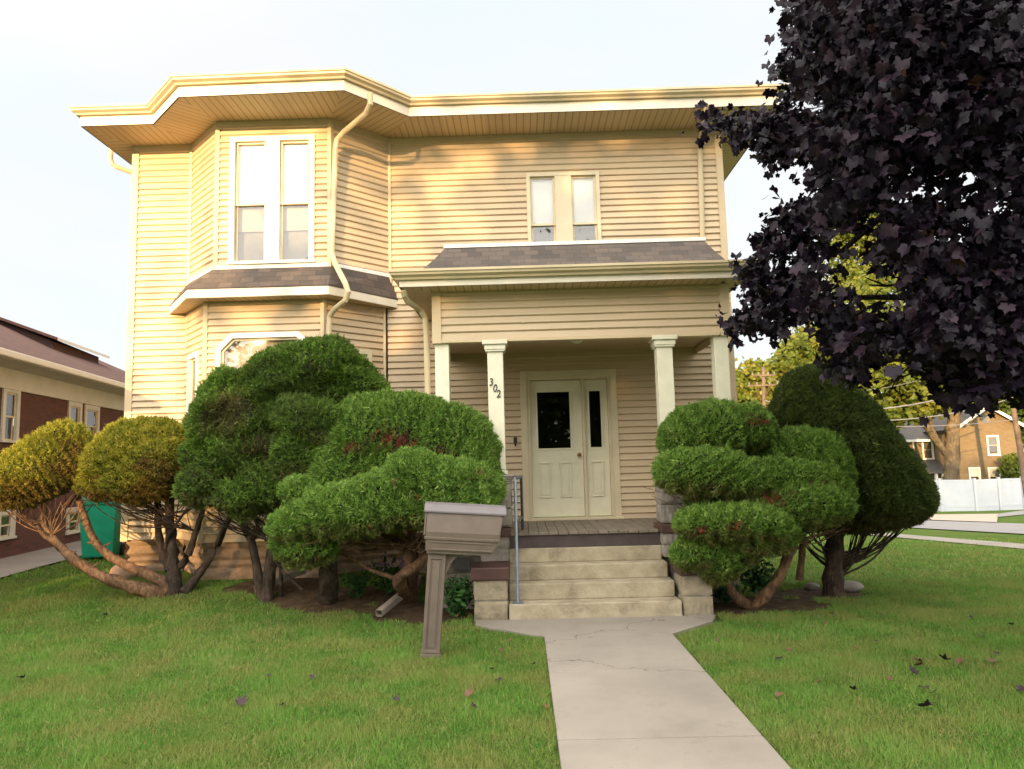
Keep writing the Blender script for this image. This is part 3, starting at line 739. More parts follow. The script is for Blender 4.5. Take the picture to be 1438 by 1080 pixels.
window(bl2, lsw[0], lsw[1], lsw[2], lsw[3], house, [(lsw[0], lsw[1])], casing=.075, mid=.5, trim='white', upper='blindgrey')
window(br2, .32, br2.L-.32, 2.05, 3.45, house, [(.32, br2.L-.32)], casing=.075, mid=.5, upper='blindgrey')

# foundation: coursed rough stone
def rough_face(mb, fr, u0, u1, z0, z1, off=0, amp=.03, courses=(), seed=0, du=.06):
    nu = max(2, int((u1-u0)/du)); nz = max(2, int((z1-z0)/.05)); P = {}
    for i in range(nu+1):
        for j in range(nz+1):
            u, z = u0+(u1-u0)*i/nu, z0+(z1-z0)*j/nz
            p = fr(u, 0, z); a = np.array([[p.x, p.y, p.z]])
            d = float(vnoise(a, 7, seed)[0])*.5+float(vnoise(a, 20, seed+1)[0])*.5
            for c in courses:
                if abs(z-c-.02*math.sin(u*3)) < .028: d -= 1.1
            P[i, j] = fr(u, off+amp*d, z)
    for i in range(nu):
        for j in range(nz): mb.face([P[i, j], P[i+1, j], P[i+1, j+1], P[i, j+1]], smooth=True)
fb = MB()
for f_, s_ in ((Fr((XL+.03, W), (-5.1, W)), 1), (bl2, 2), (bf2, 3), (br2, 4), (Fr((-2.06, W), (XR, W)), 5), (side, 6), (sideL, 7)):
    rough_face(fb, f_, 0, f_.L, -.3 if f_ is not side else -1.2, ZF, -.03, .032, (.40, .53, .66), s_, .08 if f_.L < 5 else .3)
fb.build('foundation', M['foundation'], house)

# downspouts: square pipe runs
def spout(pts, name='downspout', w=.062, parent=house, m='gutter'):
    mb = MB(); pts = [Vector(p) for p in pts]; ref = Vector((0, -1, 0)); n = len(pts); rings = []
    for k, p in enumerate(pts):
        d = ((pts[k]-pts[k-1]).normalized() if k else Vector()) + ((pts[k+1]-pts[k]).normalized() if k < n-1 else Vector()); d.normalize()
        x = d.cross(ref)
        if x.length < .2: x = Vector((1, 0, 0))
        x.normalize(); y = x.cross(d).normalized(); c = []
        for a in range(8):
            t = (a+.5)*math.pi/4; cx_, cy_ = math.cos(t), math.sin(t); r = .5*w/max(abs(cx_), abs(cy_)); c.append(p+x*cx_*r+y*cy_*r*.8)
        rings.append(c)
    for k in range(n-1):
        for a in range(8): mb.face([rings[k][a], rings[k][(a+1) % 8], rings[k+1][(a+1) % 8], rings[k+1][a]])
    mb.face(rings[0]); mb.face(rings[-1]); return mb.build(name, M[m], parent)
spout([at(520, 130, 9.62), at(520, 146, 9.64), at(513, 160, 9.75), at(482, 186, 10.12), at(473, 197, 10.17), at(471, 210, 10.18), at(466, 355, 10.18), at(470, 369, 10.12), at(485, 398, 9.83), at(489, 410, 9.82), at(485, 422, 9.86), at(469, 435, 10.08), at(463, 445, 10.15), at(461, 480, 10.16), (at(461, 480, 10.16).x, 10.16, .5)], w=.075)
spout([at(566, 408, 8.86), at(568, 415, 8.9), at(572, 423, 8.98), at(590, 435, 9.25), at(597, 446, 9.3), at(599, 470, 9.32), at(601, 565, 9.32), (at(601, 565, 9.32).x, 9.32, .3)], w=.075)
spout([at(993, 146, 10.16), at(990, 165, 10.3), at(984, 200, 10.88), at(983, 212, 10.92), at(987, 350, 10.92)], w=.075)
spout([(-6.49, 11.15, 7.0), (-6.49, 11.15, 6.80), (-6.46, 11.16, 6.73), (-6.40, 11.18, 6.69), (-6.12, 11.3, 6.60), (-6.06, 11.32, 6.5), (-6.06, 11.32, 4)], w=.07)

# ---- porch (parts of the house)
PY = 9.16
pl = MB()
gf = Fr((-1.06, PY), (2.66, PY)); siding(pl, gf, 3.36, 4.02)
for f_ in (Fr((-1.06, W), (-1.06, PY)), Fr((2.66, PY), (2.66, W))): siding(pl, f_, 3.36, 4.02)
pl.build('porch_gable_wall', M['siding'], house)
tp = MB(); tp.box(-1.10, -.985, PY-.036, PY+.08, 3.32, 4.03); tp.build('corner_trim', M['corner'], house); tp = MB(); tp.box(2.58, 2.70, PY-.036, PY+.08, 3.32, 4.03); tp.build('corner_trim', M['corner'], house); tp = MB(); tp.box(-.985, 2.58, PY-.034, PY+.12, 3.325, 3.362)
tp.build('porch_beam_trim', M['corner'], house)
ce = MB(); ce.quad((-1.04, W, 3.45), (-1.04, PY+.11, 3.45), (2.64, PY+.11, 3.45), (2.64, W, 3.45))
bk = ce; bk.quad((-1.04, PY+.11, 3.33), (-1.04, PY+.11, 3.47), (2.64, PY+.11, 3.47), (2.64, PY+.11, 3.33))
ce.build('porch_ceiling', M['soffit'], house)
po = [(-1.46, W), (-1.46, 8.80), (2.86, 8.80), (2.86, W)]; ZP = 3.985
pe = sweep(po, [(-.02, 0), (0, 0), (0, .10), (-.02, .10), (-.02, 0)], 'porch_fascia', M['fascia'], house, ZP, 1)
sweep(po, [(o_, h-.07) for o_, h in GP], 'porch_gutter', M['gutter'], house, ZP, 1)
ps = MB(); pin = [(-1.06, W), (-1.06, PY), (2.66, PY), (2.66, W)]
for i in range(3):
    a, b, c, d = (Vector((*p, ZP)) for p in (po[i], po[i+1], pin[i+1], pin[i])); e = (b-a).normalized()
    ps.face([a, b, c, d], 0, [((p-a).dot(e), 0) for p in (a, b, c, d)])
ps.build('porch_soffit', M['soffit'], house)
pr_ = MB(); rings = []
for t, z in ((0, 4.165), (.22, 4.22), (.45, 4.33), (.7, 4.51), (1, 4.76)):
    rings.append([Vector(p) for p in ((-1.40+.42*t, W-.02, z), (-1.40+.42*t, 8.77+1.0*t, z), (2.80-.21*t, 8.77+1.0*t, z), (2.80-.21*t, W-.02, z))])
acc = 0
for A, B in zip(rings[:-1], rings[1:]):
    h = (B[1]-A[1]).length*.75
    for i in range(3):
        a, b, c, d = A[i], A[i+1], B[i+1], B[i]; e = (b-a).normalized(); o0 = i*2.2
        pr_.face([a, b, c, d], 0, [((p-a).dot(e)+o0+(rings[0][i]-a).dot(e)*-1, acc if k < 2 else acc+h) for k, p in enumerate((a, b, c, d))], smooth=False)
    acc += h
T = rings[-1]; pr_.face([T[0], T[1], T[2], T[3]], 0, [(p.x, p.y) for p in T])
pr = pr_.build('porch_roof', M['shingle'], house)
cp = MB(); cp.bar(T[1]+Vector((-.02, 0, .015)), T[2]+Vector((.02, 0, .015)), .06, .05); cp.build('cap_flashing', M['white'], pr)
# little mismatched flashing strip on the wall above the roof
cp = MB(); cp.box(U(-.98), U(2.85), .0, .03, 5.02, 5.075, fr=wall); cp.build('wall_flashing', M['trim'], pr)

# posts and columns
def column(x, label=None):
    y0 = PY+.01; c = MB()
    c.box(x-.10, x+.10, y0, y0+.2, 1.67, 3.20)
    o = c.build('porch_column', M['column'], house, bevel=.008)
    k = MB(); k.box(x-.125, x+.125, y0-.025, y0+.225, 3.20, 3.225); k.box(x-.135, x+.135, y0-.035, y0+.235, 3.225, 3.29); k.box(x-.16, x+.16, y0-.06, y0+.26, 3.29, 3.345)
    k.build('capital', M['column'], o, bevel=.006)
    k = MB(); k.box(x-.12, x+.12, y0-.02, y0+.22, 1.64, 1.69); k.build('column_base', M['column'], o, bevel=.006)
    return o
colL = column(-.305); column(1.855)
for x in (-.985, 2.575):
    c = MB(); c.box(x-.09, x+.09, PY+.012, PY+.19, .92, 3.33); c.build('porch_post', M['column'], house, bevel=.008)
# house number, stepping down the left column
for ch, px_, py_ in (('3', 689.5, 541.5), ('0', 695, 550), ('2', 700, 558)):
    cu = bpy.data.curves.new('numeral', 'FONT'); cu.body = ch; cu.size = .135; cu.extrude = .006; cu.align_x = 'CENTER'; cu.shear = .15
    tmp = bpy.data.objects.new('t', cu); COL.objects.link(tmp); dg = bpy.context.evaluated_depsgraph_get()
    me = bpy.data.meshes.new_from_object(tmp.evaluated_get(dg)); bpy.data.objects.remove(tmp)
    me.materials.clear(); me.materials.append(M['black']); p = at(px_, py_, PY+.004)
    for v in me.vertices: x_, y_, z_ = v.co; v.co = (p.x+x_*.85, PY+.003-z_, p.z+y_)
    link('numeral', me, colL)

# porch floor, fascia board
d = MB(); n = 30
for i in range(n):
    a = -1.05+3.7*i/n; d.box(a+.003, a+3.7/n-.003, PY-.035, W-.02, .885, .92)
d.build('porch_floor', M['deck'], house, bevel=.004)
d = MB(); d.box(-.20, 1.72, PY-.005, PY+.03, .728, .883); d.build('porch_skirt_board', M['fasciabrown'], house, bevel=.004)
d = MB()
for f_ in (Fr((-1.05, W), (-1.05, PY+.12)), Fr((-1.05, PY+.12), (2.65, PY+.12)), Fr((2.65, PY+.12), (2.65, W))): rough_face(d, f_, 0, f_.L, -.1, .88, 0, .028, (.2, .42, .65), 8, .06)
d.build('porch_base', M['greystone'], house)
d = MB(); p = at(650, 792, PY+.05); d.box(p.x-.10, p.x+.09, PY+.06, PY+.2, p.z-.08, p.z+.07); d.build('opening_dark_box', M['dark'], house)  # solid dark box standing in for the blackness of an opening

# entrance door and sidelight
DX0, DX1, DZ0, DZ1 = .10, 1.36, .93, 3.06
dc = MB(); cw = .10
O = lambda a, b, o0, o1, c, d_, mi=0: dc.box(U(a), U(b), o0, o1, c, d_, mi, fr=wall)
O(DX0-cw, DX0, -.05, .04, .92, DZ1+cw); O(DX1, DX1+cw, -.05, .04, .92, DZ1+cw); O(DX0, DX1, -.05, .04, DZ1, DZ1+cw)
O(DX0, DX0+.045, -.12, .02, DZ0+.03, DZ1); O(DX1-.04, DX1, -.12, .02, DZ0+.03, DZ1); O(DX0+.045, DX1-.04, -.12, .02, DZ1-.04, DZ1)
O(.925, .965, -.12, .02, DZ0+.03, DZ1-.04); O(DX0-cw-.02, DX1+cw+.02, -.1, .09, .92, .955)
ent = dc.build('door_frame', M['trim'], house, bevel=.004)
def leaf(name, a, b, glass_box, panels, parent):
    mb = MB(); f = wall; off = -.055; t = .04
    z0, z1 = DZ0+.035, DZ1-.045; ga, gb, gz0, gz1 = glass_box
    bx = lambda p, q_, r_, s_, o0=off-t, o1=off: mb.box(U(p), U(q_), o0, o1, r_, s_, 0, fr=f)
    bx(a, ga, gz0, gz1); bx(gb, b, gz0, gz1); bx(a, b, gz1, z1); bx(a, b, z0, gz0)
    for (p, q_, r_, s_) in ((ga-.025, gb+.025, gz1, gz1+.025), (ga-.025, gb+.025, gz0-.025, gz0), (ga-.025, ga, gz0, gz1), (gb, gb+.025, gz0, gz1)): bx(p, q_, r_, s_, off, off+.014)
    for (pa, pb, pz0, pz1) in panels:
        for (p, q_, r_, s_) in ((pa, pb, pz1-.02, pz1), (pa, pb, pz0, pz0+.02), (pa, pa+.02, pz0+.02, pz1-.02), (pb-.02, pb, pz0+.02, pz1-.02)): bx(p, q_, r_, s_, off, off+.018)
        bx(pa+.045, pb-.045, pz0+.045, pz1-.045, off, off+.014)
    o = mb.build(name, M['doorpaint'], parent, bevel=.003)
    g = MB(); g.quad(wall(U(ga), off-.02, gz0), wall(U(gb), off-.02, gz0), wall(U(gb), off-.02, gz1), wall(U(ga), off-.02, gz1)); g.build('pane', M['darkglass'], o)
    g = MB(); g.quad(wall(U(a), off-.4, z0), wall(U(b), off-.4, z0), wall(U(b), off-.4, z1), wall(U(a), off-.4, z1)); g.build('hall_backdrop', M['dark'], o)
    return o
dl = leaf('door', .148, .922, (.255, .745, 1.985, 2.84), [(.25, .44, 1.25, 1.78), (.565, .745, 1.25, 1.78)], house)
leaf('sidelight', .968, 1.318, (1.045, 1.215, 1.985, 2.84), [(1.04, 1.225, 1.25, 1.78)], house)
k = MB(); kx, kz = .865, 1.88
prof = [(0, .03), (.008, .03), (.012, .014), (.035, .013), (.042, .026), (.055, .032), (.068, .026), (.073, .01)]
k.tube([wall(U(kx), -.055+a, kz) for a, _ in prof], [b for _, b in prof], 14); k.build('knob', M['knob'], dl)
k = MB(); p = wall(U(-.09), .02, 2.12); k.box(p.x-.025, p.x+.025, p.y-.03, p.y, p.z-.05, p.z+.045); k.tube([(p.x, p.y-.02, p.z-.03), (p.x, p.y-.05, p.z-.06), (p.x, p.y-.06, p.z-.09)], .012, 8); k.build('hose_hook', M['black'], house)
k = MB(); p = wall(U(1.53), .02, 2.12); k.box(p.x-.02, p.x+.02, p.y-.018, p.y, p.z-.03, p.z+.03); k.build('door_bell', M['trim'], house, bevel=.004)
k = MB(); p = Vector((.8, 9.9, 3.445)); k.tube([p, p-Vector((0, 0, .02)), p-Vector((0, 0, .05))], [.09, .085, .03], 16); k.build('ceiling_light', M['white'], house)

# ------------------------------------------------------------------ steps and stone piers
st = thing('front_steps', (.78, 8.45, 0), 'four worn tan concrete steps rising to the porch', 'steps')
for i, (yf, z0, z1) in enumerate(((8.45, -.05, .185), (8.69, .185, .37), (8.93, .37, .55), (9.15, .55, .727))):
    s = MB(); xr_ = 1.765-.025*i; nx = 30
    s.box(-.19, xr_, yf, 9.4, z0, z1); s.build('step', M['concrete_step'], st, bevel=.012)
def block(mb, x0, x1, y0, y1, z0, z1, amp=.018, seed=0, mi=0):
    """rock faced block, all faces rough"""
    fs = ((Fr((x0, y0), (x1, y0)), 0), (Fr((x1, y0), (x1, y1)), 1), (Fr((x1, y1), (x0, y1)), 2), (Fr((x0, y1), (x0, y0)), 3))
    nz = max(3, int((z1-z0)/.03)); topc = []
    for f, s in fs:
        nu = max(3, int(f.L/.03)); P = {}
        for i in range(nu+1):
            for j in range(nz+1):
                u, z = f.L*i/nu, z0+(z1-z0)*j/nz; e = min(u, f.L-u, z-z0, z1-z)
                p = f(u, 0, z); a = np.array([[p.x, p.y, p.z]]); d = (float(vnoise(a, 12, seed)[0])*.6+float(vnoise(a, 34, seed+1)[0])*.4+.4)*min(1, e/.035)
                P[i, j] = f(u, amp*d, z)
        for i in range(nu):
            for j in range(nz): mb.face([P[i, j], P[i+1, j], P[i+1, j+1], P[i, j+1]], mi, smooth=True)
    mb.quad((x0, y0, z1), (x1, y0, z1), (x1, y1, z1), (x0, y1, z1), mi)
def pier(x0, x1, xi, label, left):
    """stepped side wall of the stairs: low stone tier, brown slab, upper tier, slab, pillar under the porch column"""
    r = thing('stone_pier', ((x0+x1)/2, 8.7, 0), label, 'stone pier')
    for s, (z0, z1) in enumerate(((-.05, .215), (.235, .45))):
        b = MB(); block(b, x0, x1, 8.50, 8.98, z0, z1, .016, 11+s+5*left); b.build('stone_block', M['stone'], r)
    b = MB(); b.box(x0+.012, x1-.012, 8.53, 9.3, -.05, .455); b.build('mortar_core', M['mortar'], r)
    b = MB(); b.box(x0-.035, x1+.035, 8.46, 9.02, .455, .60); b.build('slab', M['brownpaint'], r, bevel=.015)
    u0, u1 = (x0+.06, x1+.02) if left else (x0-.10, x1-.14)
    for s, (z0, z1) in enumerate(((.605, .74), (.75, .885))):
        b = MB(); block(b, u0, u1, 8.99, 9.40, z0, z1, .014, 31+s+5*left); b.build('stone_block', M['greystone'], r)
    b = MB(); b.box(u0+.012, u1-.012, 9.01, 9.39, .6, .89); b.build('mortar_core', M['mortar'], r)
    b = MB(); b.box(u0-.03, u1+.03, 8.95, 9.46, .89, .99); b.build('slab', M['brownpaint'], r, bevel=.012)
    cx = -.305 if left else 1.855; h = .155
    for s, (z0, z1) in enumerate(((1.0, 1.22), (1.23, 1.52))):
        b = MB(); block(b, cx-h, cx+h, 9.10, 9.42, z0, z1, .02, 51+s+5*left); b.build('stone_block', M['greystone'], r)
    b = MB(); n = 6
    for i in range(4):
        e = .012+.014*i; b.box(cx-h-e, cx+h+e, 9.10-e, 9.42+e, 1.525+i*.028, 1.525+(i+1)*.028)
    b.build('capstone', M['greystone'], r, bevel=.01)
pier(-.585, -.21, 0, 'stepped stone pier on the mailbox side of the porch steps', 1)
pier(1.79, 2.125, 0, 'stepped stone pier on the street side of the porch steps', 0)
hr = thing('handrail', (-.085, 8.55, .185), 'thin grey steel pipe handrail beside the porch steps', 'handrail')
t = MB(); t.tube([(-.09, 8.53, .18), (-.085, 8.53, 1.57), (-.08, 8.55, 1.6), (-.02, 9.40, 1.6), (-.015, 9.44, 1.585), (-.015, 9.44, .93)], .018, 10); t.build('rail_pipe', M['steel'], hr)
t = MB(); t.tube([(-.087, 8.53, 1.09), (-.017, 9.44, 1.09)], .016, 10); t.build('cross_pipe', M['steel'], hr)
t = MB(); t.box(-.15, -.03, 8.48, 8.60, .186, .198); t.build('foot_plate', M['steel'], hr)

# ------------------------------------------------------------------ mailbox
mbx = thing('mailbox', hit(605, 921), 'brown plastic mailbox on a leaning moulded post in the lawn', 'mailbox', rot=(0, R(4.6), R(5)))
def part(mb, name, m='mailbox', bevel=.006, parent=mbx): return mb.build(name, M[m], parent, world=False, bevel=bevel)
p = MB(); p.box(-.085, .085, -.085, .085, -.15, .98); post = part(p, 'post')
p = MB()
for sy in (-1, 1):
    y = sy*.085; a, b = (y, y+sy*.012) if sy > 0 else (y+sy*.012, y)
    for (x0, x1, z0, z1) in ((-.083, -.055, .04, .96), (.055, .083, .04, .96), (-.055, .055, .90, .96), (-.055, .055, .04, .07)): p.box(x0, x1, a, b, z0, z1)
    a, b = (y, y+sy*.007) if sy > 0 else (y+sy*.007, y); p.box(-.032, .032, a, b, .09, .88)
part(p, 'post_moulding', bevel=.004)
p = MB(); p.box(-.095, .095, -.095, .095, -.02, .035); part(p, 'post_foot', bevel=.008)
# arm tray: upright panels flaring upward
def frustum(mb, a, b, z0, z1):
    A = [(a[0], a[2], z0), (a[1], a[2], z0), (a[1], a[3], z0), (a[0], a[3], z0)]; B = [(b[0], b[2], z1), (b[1], b[2], z1), (b[1], b[3], z1), (b[0], b[3], z1)]
    for i in range(4): mb.quad(A[i], A[(i+1) % 4], B[(i+1) % 4], B[i])
    mb.face(A[::-1]); mb.face(B)
p = MB(); frustum(p, (-.10, .50, -.135, .135), (-.10, .515, -.14, .14), .955, .98); frustum(p, (-.11, .525, -.15, .15), (-.115, .565, -.165, .165), .98, 1.085); part(p, 'newspaper_tray')
p = MB()
for (z, h) in ((1.0, .013), (1.068, .013)): p.box(-.07, .50, -.168 + (.008 if z < 1.05 else 0), .168-(.008 if z < 1.05 else 0), z-h/2, z+h/2)
part(p, 'tray_moulding', bevel=.003)
p = MB(); frustum(p, (-.125, .575, -.175, .175), (-.13, .585, -.18, .18), 1.085, 1.115); part(p, 'tray_rim')
# box body with drawn-in sloping sides and low roof
p = MB(); X0, X1 = -.115, .60
prof = [(-.175, 1.115), (-.182, 1.16), (-.155, 1.325), (-.15, 1.36), (-.09, 1.40), (0, 1.415), (.09, 1.40), (.15, 1.36), (.155, 1.325), (.182, 1.16), (.175, 1.115)]
e0 = [(X0, y, z) for y, z in prof]; e1 = [(X1+(.0 if z > 1.3 else -.02), y, z) for y, z in prof]
for i in range(len(prof)-1): p.quad(e0[i], e1[i], e1[i+1], e0[i+1])
p.face(e0[::-1]); p.face(e1); body = part(p, 'mailbox_body', bevel=.008)
p = MB(); rp = [(-.168, 1.335), (-.168, 1.355), (-.10, 1.412), (0, 1.428), (.10, 1.412), (.168, 1.355), (.168, 1.335)]
e0 = [(X0-.03, y, z) for y, z in rp]; e1 = [(X1+.03, y, z) for y, z in rp]
for i in range(len(rp)-1): p.quad(e0[i], e1[i], e1[i+1], e0[i+1])
p.face(e0[::-1]); p.face(e1); p.quad(e0[0], e0[-1], e1[-1], e1[0])
lid = p.build('mailbox_roof', mat('mailbox_roof_sky_sheen', (.15, .133, .14), .45, .08, 6), mbx, world=False, bevel=.006)  # lavender sheen of the sky put into the roof colour
p = MB(); p.box(X0-.022, X0-.002, -.16, .16, 1.125, 1.33); part(p, 'mailbox_door')
p = MB(); arc = [(.085+.16*(1-math.cos(t)), .955-.25*(math.sin(t)) ) for t in [i*math.pi/2/10 for i in range(11)]]
c0 = [(.085, .955)] ; outer = [(.085+.17*(1-math.cos(t)), .70+.255*math.sin(t)) for t in [i*math.pi/2/10 for i in range(11)]]
for y0, y1 in ((-.05, .05),):
    poly_ = [(.085, .955)]+outer
    ring0 = [(x, y0, z) for x, z in outer]; ring1 = [(x, y1, z) for x, z in outer]
    for i in range(10):
        p.quad(ring0[i], ring0[i+1], ring1[i+1], ring1[i]); p.face([(.085, y0, .955), ring0[i+1], ring0[i]]); p.face([(.085, y1, .955), ring1[i], ring1[i+1]])
part(p, 'bracket', bevel=0)
p = MB()
for i in range(10): 
    a, b = outer[i], outer[i+1]; p.bar((a[0]+.004, 0, a[1]-.004), (b[0]+.004, 0, b[1]-.004), .12, .022, up=(0, 1, 0)) if False else p.bar((a[0], 0, a[1]), (b[0], 0, b[1]), .12, .02)
part(p, 'bracket_moulding', bevel=0)

# ------------------------------------------------------------------ wheeled bin
bp = at(133, 797, 12.6); bz = float(hgt(bp.x, 12.6))
wb = thing('wheelie_bin', (bp.x+.03, 12.75, bz), 'green plastic wheelie bin between the house and driveway', 'wheelie bin', rot=(0, 0, R(14)))
def bpart(mb, name, m='bin', bevel=.012): return mb.build(name, M[m], wb, world=False, bevel=bevel)
p = MB(); frustum(p, (-.235, .235, -.25, .25), (-.30, .30, -.33, .33), .04, .98); bpart(p, 'body')
p = MB(); frustum(p, (-.32, .32, -.35, .35), (-.325, .325, -.355, .355), .93, 1.01); bpart(p, 'rim')
p = MB(); frustum(p, (-.335, .335, -.375, .365), (-.30, .30, -.33, .33), 1.015, 1.075); bpart(p, 'lid', 'binlid')
p = MB(); p.bar((-.25, .40, .98), (.25, .40, .98), .035, .035); p.bar((-.25, .33, .98), (-.25, .40, .98), .03, .03); p.bar((.25, .33, .98), (.25, .40, .98), .03, .03); bpart(p, 'handle', 'binlid')
for x in (-.25, .25):
    p = MB(); p.tube([(x-.03, .26, .11), (x+.03, .26, .11)], .11, 18); bpart(p, 'wheel', 'rubber', 0)

# ------------------------------------------------------------------ topiary junipers and yew
def rel(px, py, Y): return at(px, py, Y)
def under(mb, roots, tips, n, r=.011):
    for i in range(n):
        px, py, Y = tips[i % len(tips)]; a = Vector(random.choice(roots)); b = at(px+random.gauss(0, 26), py+random.gauss(0, 6), Y+random.gauss(0, .2))
        c = a.lerp(b, .5)+Vector((random.gauss(0, .05), random.gauss(0, .05), random.uniform(-.14, .0))); poly(mb, [a, c, b], [r, r*.7, r*.3], 5)
        if random.random() < .6: poly(mb, [c, c.lerp(b, .5)+Vector((random.gauss(0, .12), random.gauss(0, .1), random.gauss(.02, .06))), b+Vector((random.gauss(0, .15), random.gauss(0, .1), .02))], [r*.6, r*.4, r*.2], 5)
# left tree: two golden pads on long bare stems
bA = hit(243, 832); Ya = bA.y
tA = thing('clipped_juniper', bA, 'golden juniper with two clipped crowns on long bare sprawling stems', 'juniper')
mb = MB()
S = lambda px, py, dy=0: at(px, py, Ya+dy)
poly(mb, [S(232, 840), S(215, 832, -.15), S(165, 818, -.25), S(125, 800, -.3), S(85, 768, -.3), S(62, 735, -.25), S(65, 700, -.2)], [.10, .085, .075, .062, .055, .045, .035])
poly(mb, [S(85, 768, -.3), S(62, 752, -.35), S(52, 738, -.35)], [.04, .025, .012], 6)
poly(mb, [S(238, 838), S(225, 815, -.05), S(180, 795, -.1), S(142, 770, -.1), S(120, 730, -.1), S(108, 680, 0), S(118, 640, .1)], [.10, .075, .06, .05, .045, .035, .03])
poly(mb, [S(142, 770, -.1), S(130, 763, -.15), S(122, 762, -.18)], [.03, .02, .01], 6)
under(mb, [S(62, 735, -.25), S(72, 752, -.3)], [(20, 705, Ya-.3), (60, 708, Ya-.3), (100, 690, Ya-.2)], 26)
for i in range(16):
    a = S(*random.choice([(165, 818, -.25), (125, 800, -.3), (100, 782, -.3), (180, 795, -.1), (142, 770, -.1), (205, 810, -.1)])); mb.tube([a, a+Vector((random.gauss(0, .06), random.gauss(-.03, .04), random.uniform(.03, .1)))], [.022, .008], 6, wob=.4)
mb.build('stem', M['bark'], tA); mb = MB()
poly(mb, [S(242, 840), S(244, 800), S(240, 760), S(238, 720), S(240, 680)], [.13, .085, .07, .06, .05])
poly(mb, [S(238, 800), S(226, 770, .05), S(222, 735, .05), S(222, 690, .05)], [.06, .05, .045, .04])
poly(mb, [S(240, 800), S(262, 785, .05), S(274, 750, .08), S(285, 715, .1)], [.06, .045, .04, .03])
poly(mb, [S(236, 790), S(232, 765, -.08), S(246, 738, -.1), S(270, 705, -.1)], [.03, .022, .018, .012], 6)
poly(mb, [S(258, 832), S(275, 812, .05), S(300, 775, .1), S(325, 722, .15)], [.08, .05, .042, .034])
under(mb, [S(222, 715, .05), S(240, 720), S(272, 745, .05), S(250, 740, -.1)], [(160, 700, Ya-.1), (205, 705, Ya-.15), (250, 700, Ya-.1)], 34)
mb.build('trunk', M['bark_dark'], tA)
pad('foliage_pad', [E_(86, 642, 42, 50, Ya-.2), E_(72, 655, 50, 50, Ya-.25), E_(50, 668, 56, 44, Ya-.3), E_(22, 682, 54, 38, Ya-.32), E_(0, 690, 46, 32, Ya-.35), E_(98, 660, 36, 36, Ya-.15)], tA, M['jun_gold'], under=1, seed=3, flat=.7, brown=[(*at(104, 664, Ya-.6), .32), (*at(60, 708, Ya-.72), .32), (*at(15, 712, Ya-.72), .28), (*at(114, 628, Ya-.5), .2)])
pad('foliage_pad', [E_(202, 642, 68, 56, Ya), E_(178, 655, 62, 52, Ya-.1), E_(160, 674, 46, 42, Ya-.15), E_(222, 658, 52, 44, Ya-.25), E_(195, 676, 56, 40, Ya-.2)], tA, M['jun_gold'], under=1, seed=4, flat=.7, brown=[(*at(235, 690, Ya-.68), .36), (*at(185, 712, Ya-.65), .28), (*at(266, 665, Ya-.55), .28)], deadlist=[(*at(208, 656, Ya-.72), .14), (*at(240, 636, Ya-.68), .08)])

# tall dark juniper close to the bay
YB = 9.42
tB = thing('clipped_juniper', (at(370, 800, YB).x, YB, float(hgt(-3.3, YB))), 'tallest dark green juniper with lumpy crown in front of the bay window', 'juniper')
mb = MB(); b0 = tB.location.copy()
S = lambda px, py, dy=0: at(px, py, YB+dy)
for (q_, r_) in (([b0+Vector((.05, 0, -.05)), S(385, 760), S(400, 700), S(420, 600)], [.09, .07, .06, .04]), ([b0, S(352, 760), S(330, 710), S(320, 640)], [.07, .05, .045, .03]),
                ([b0+Vector((.2, .1, 0)), S(392, 790, -.1), S(368, 750, -.2), S(350, 715, -.2)], [.03, .025, .02, .015]), ([S(425, 828, -.35), S(395, 800, -.3), S(378, 760, -.3), S(376, 715, -.2)], [.02, .018, .016, .012]),
                ([S(430, 800, -.2), S(405, 760, -.2), S(370, 735, -.2), S(345, 712, -.2)], [.02, .02, .016, .012])): poly(mb, q_, r_, 7)
under(mb, [S(390, 745, -.1), S(352, 755), S(380, 760, -.3), S(405, 760, -.2)], [(300, 712, YB-.2), (345, 722, YB-.3), (390, 715, YB-.2), (430, 700, YB-.3)], 44)
mb.build('trunk', M['bark_dark'], tB)
D_ = .5
pad('foliage_pad', [E_(448, 528, 72, 54, YB, D_), E_(470, 548, 66, 60, YB, .42), E_(415, 540, 72, 52, YB-.05, .45), E_(395, 560, 66, 52, YB-.05, .45), E_(430, 580, 80, 50, YB+.1, .4)], tB, M['jun_dark'], under=.5, seed=11, flat=.9, lump=.11)
pad('foliage_pad', [E_(325, 566, 46, 52, YB-.05, .42), E_(310, 600, 42, 60, YB-.05, .42), E_(302, 640, 34, 50, YB-.1, .38), E_(365, 625, 75, 75, YB-.05, .45), E_(345, 590, 60, 60, YB-.1, .42)], tB, M['jun_dark'], under=.5, seed=12, flat=.9, lump=.16, brown=[(*at(320, 590, YB-.5), .28), (*at(370, 650, YB-.55), .3)])
pad('foliage_pad', [E_(298, 682, 40, 34, YB-.25, .36), E_(350, 688, 58, 38, YB-.3, .4), E_(330, 650, 50, 50, YB-.25, .38)], tB, M['jun_dark'], under=.6, seed=13, flat=.8, lump=.14)
pad('foliage_pad', [E_(435, 592, 50, 36, YB-.4, .34), E_(415, 635, 28, 55, YB-.4, .3)], tB, M['jun_dark'], under=.5, seed=14, flat=.95, lump=.11)

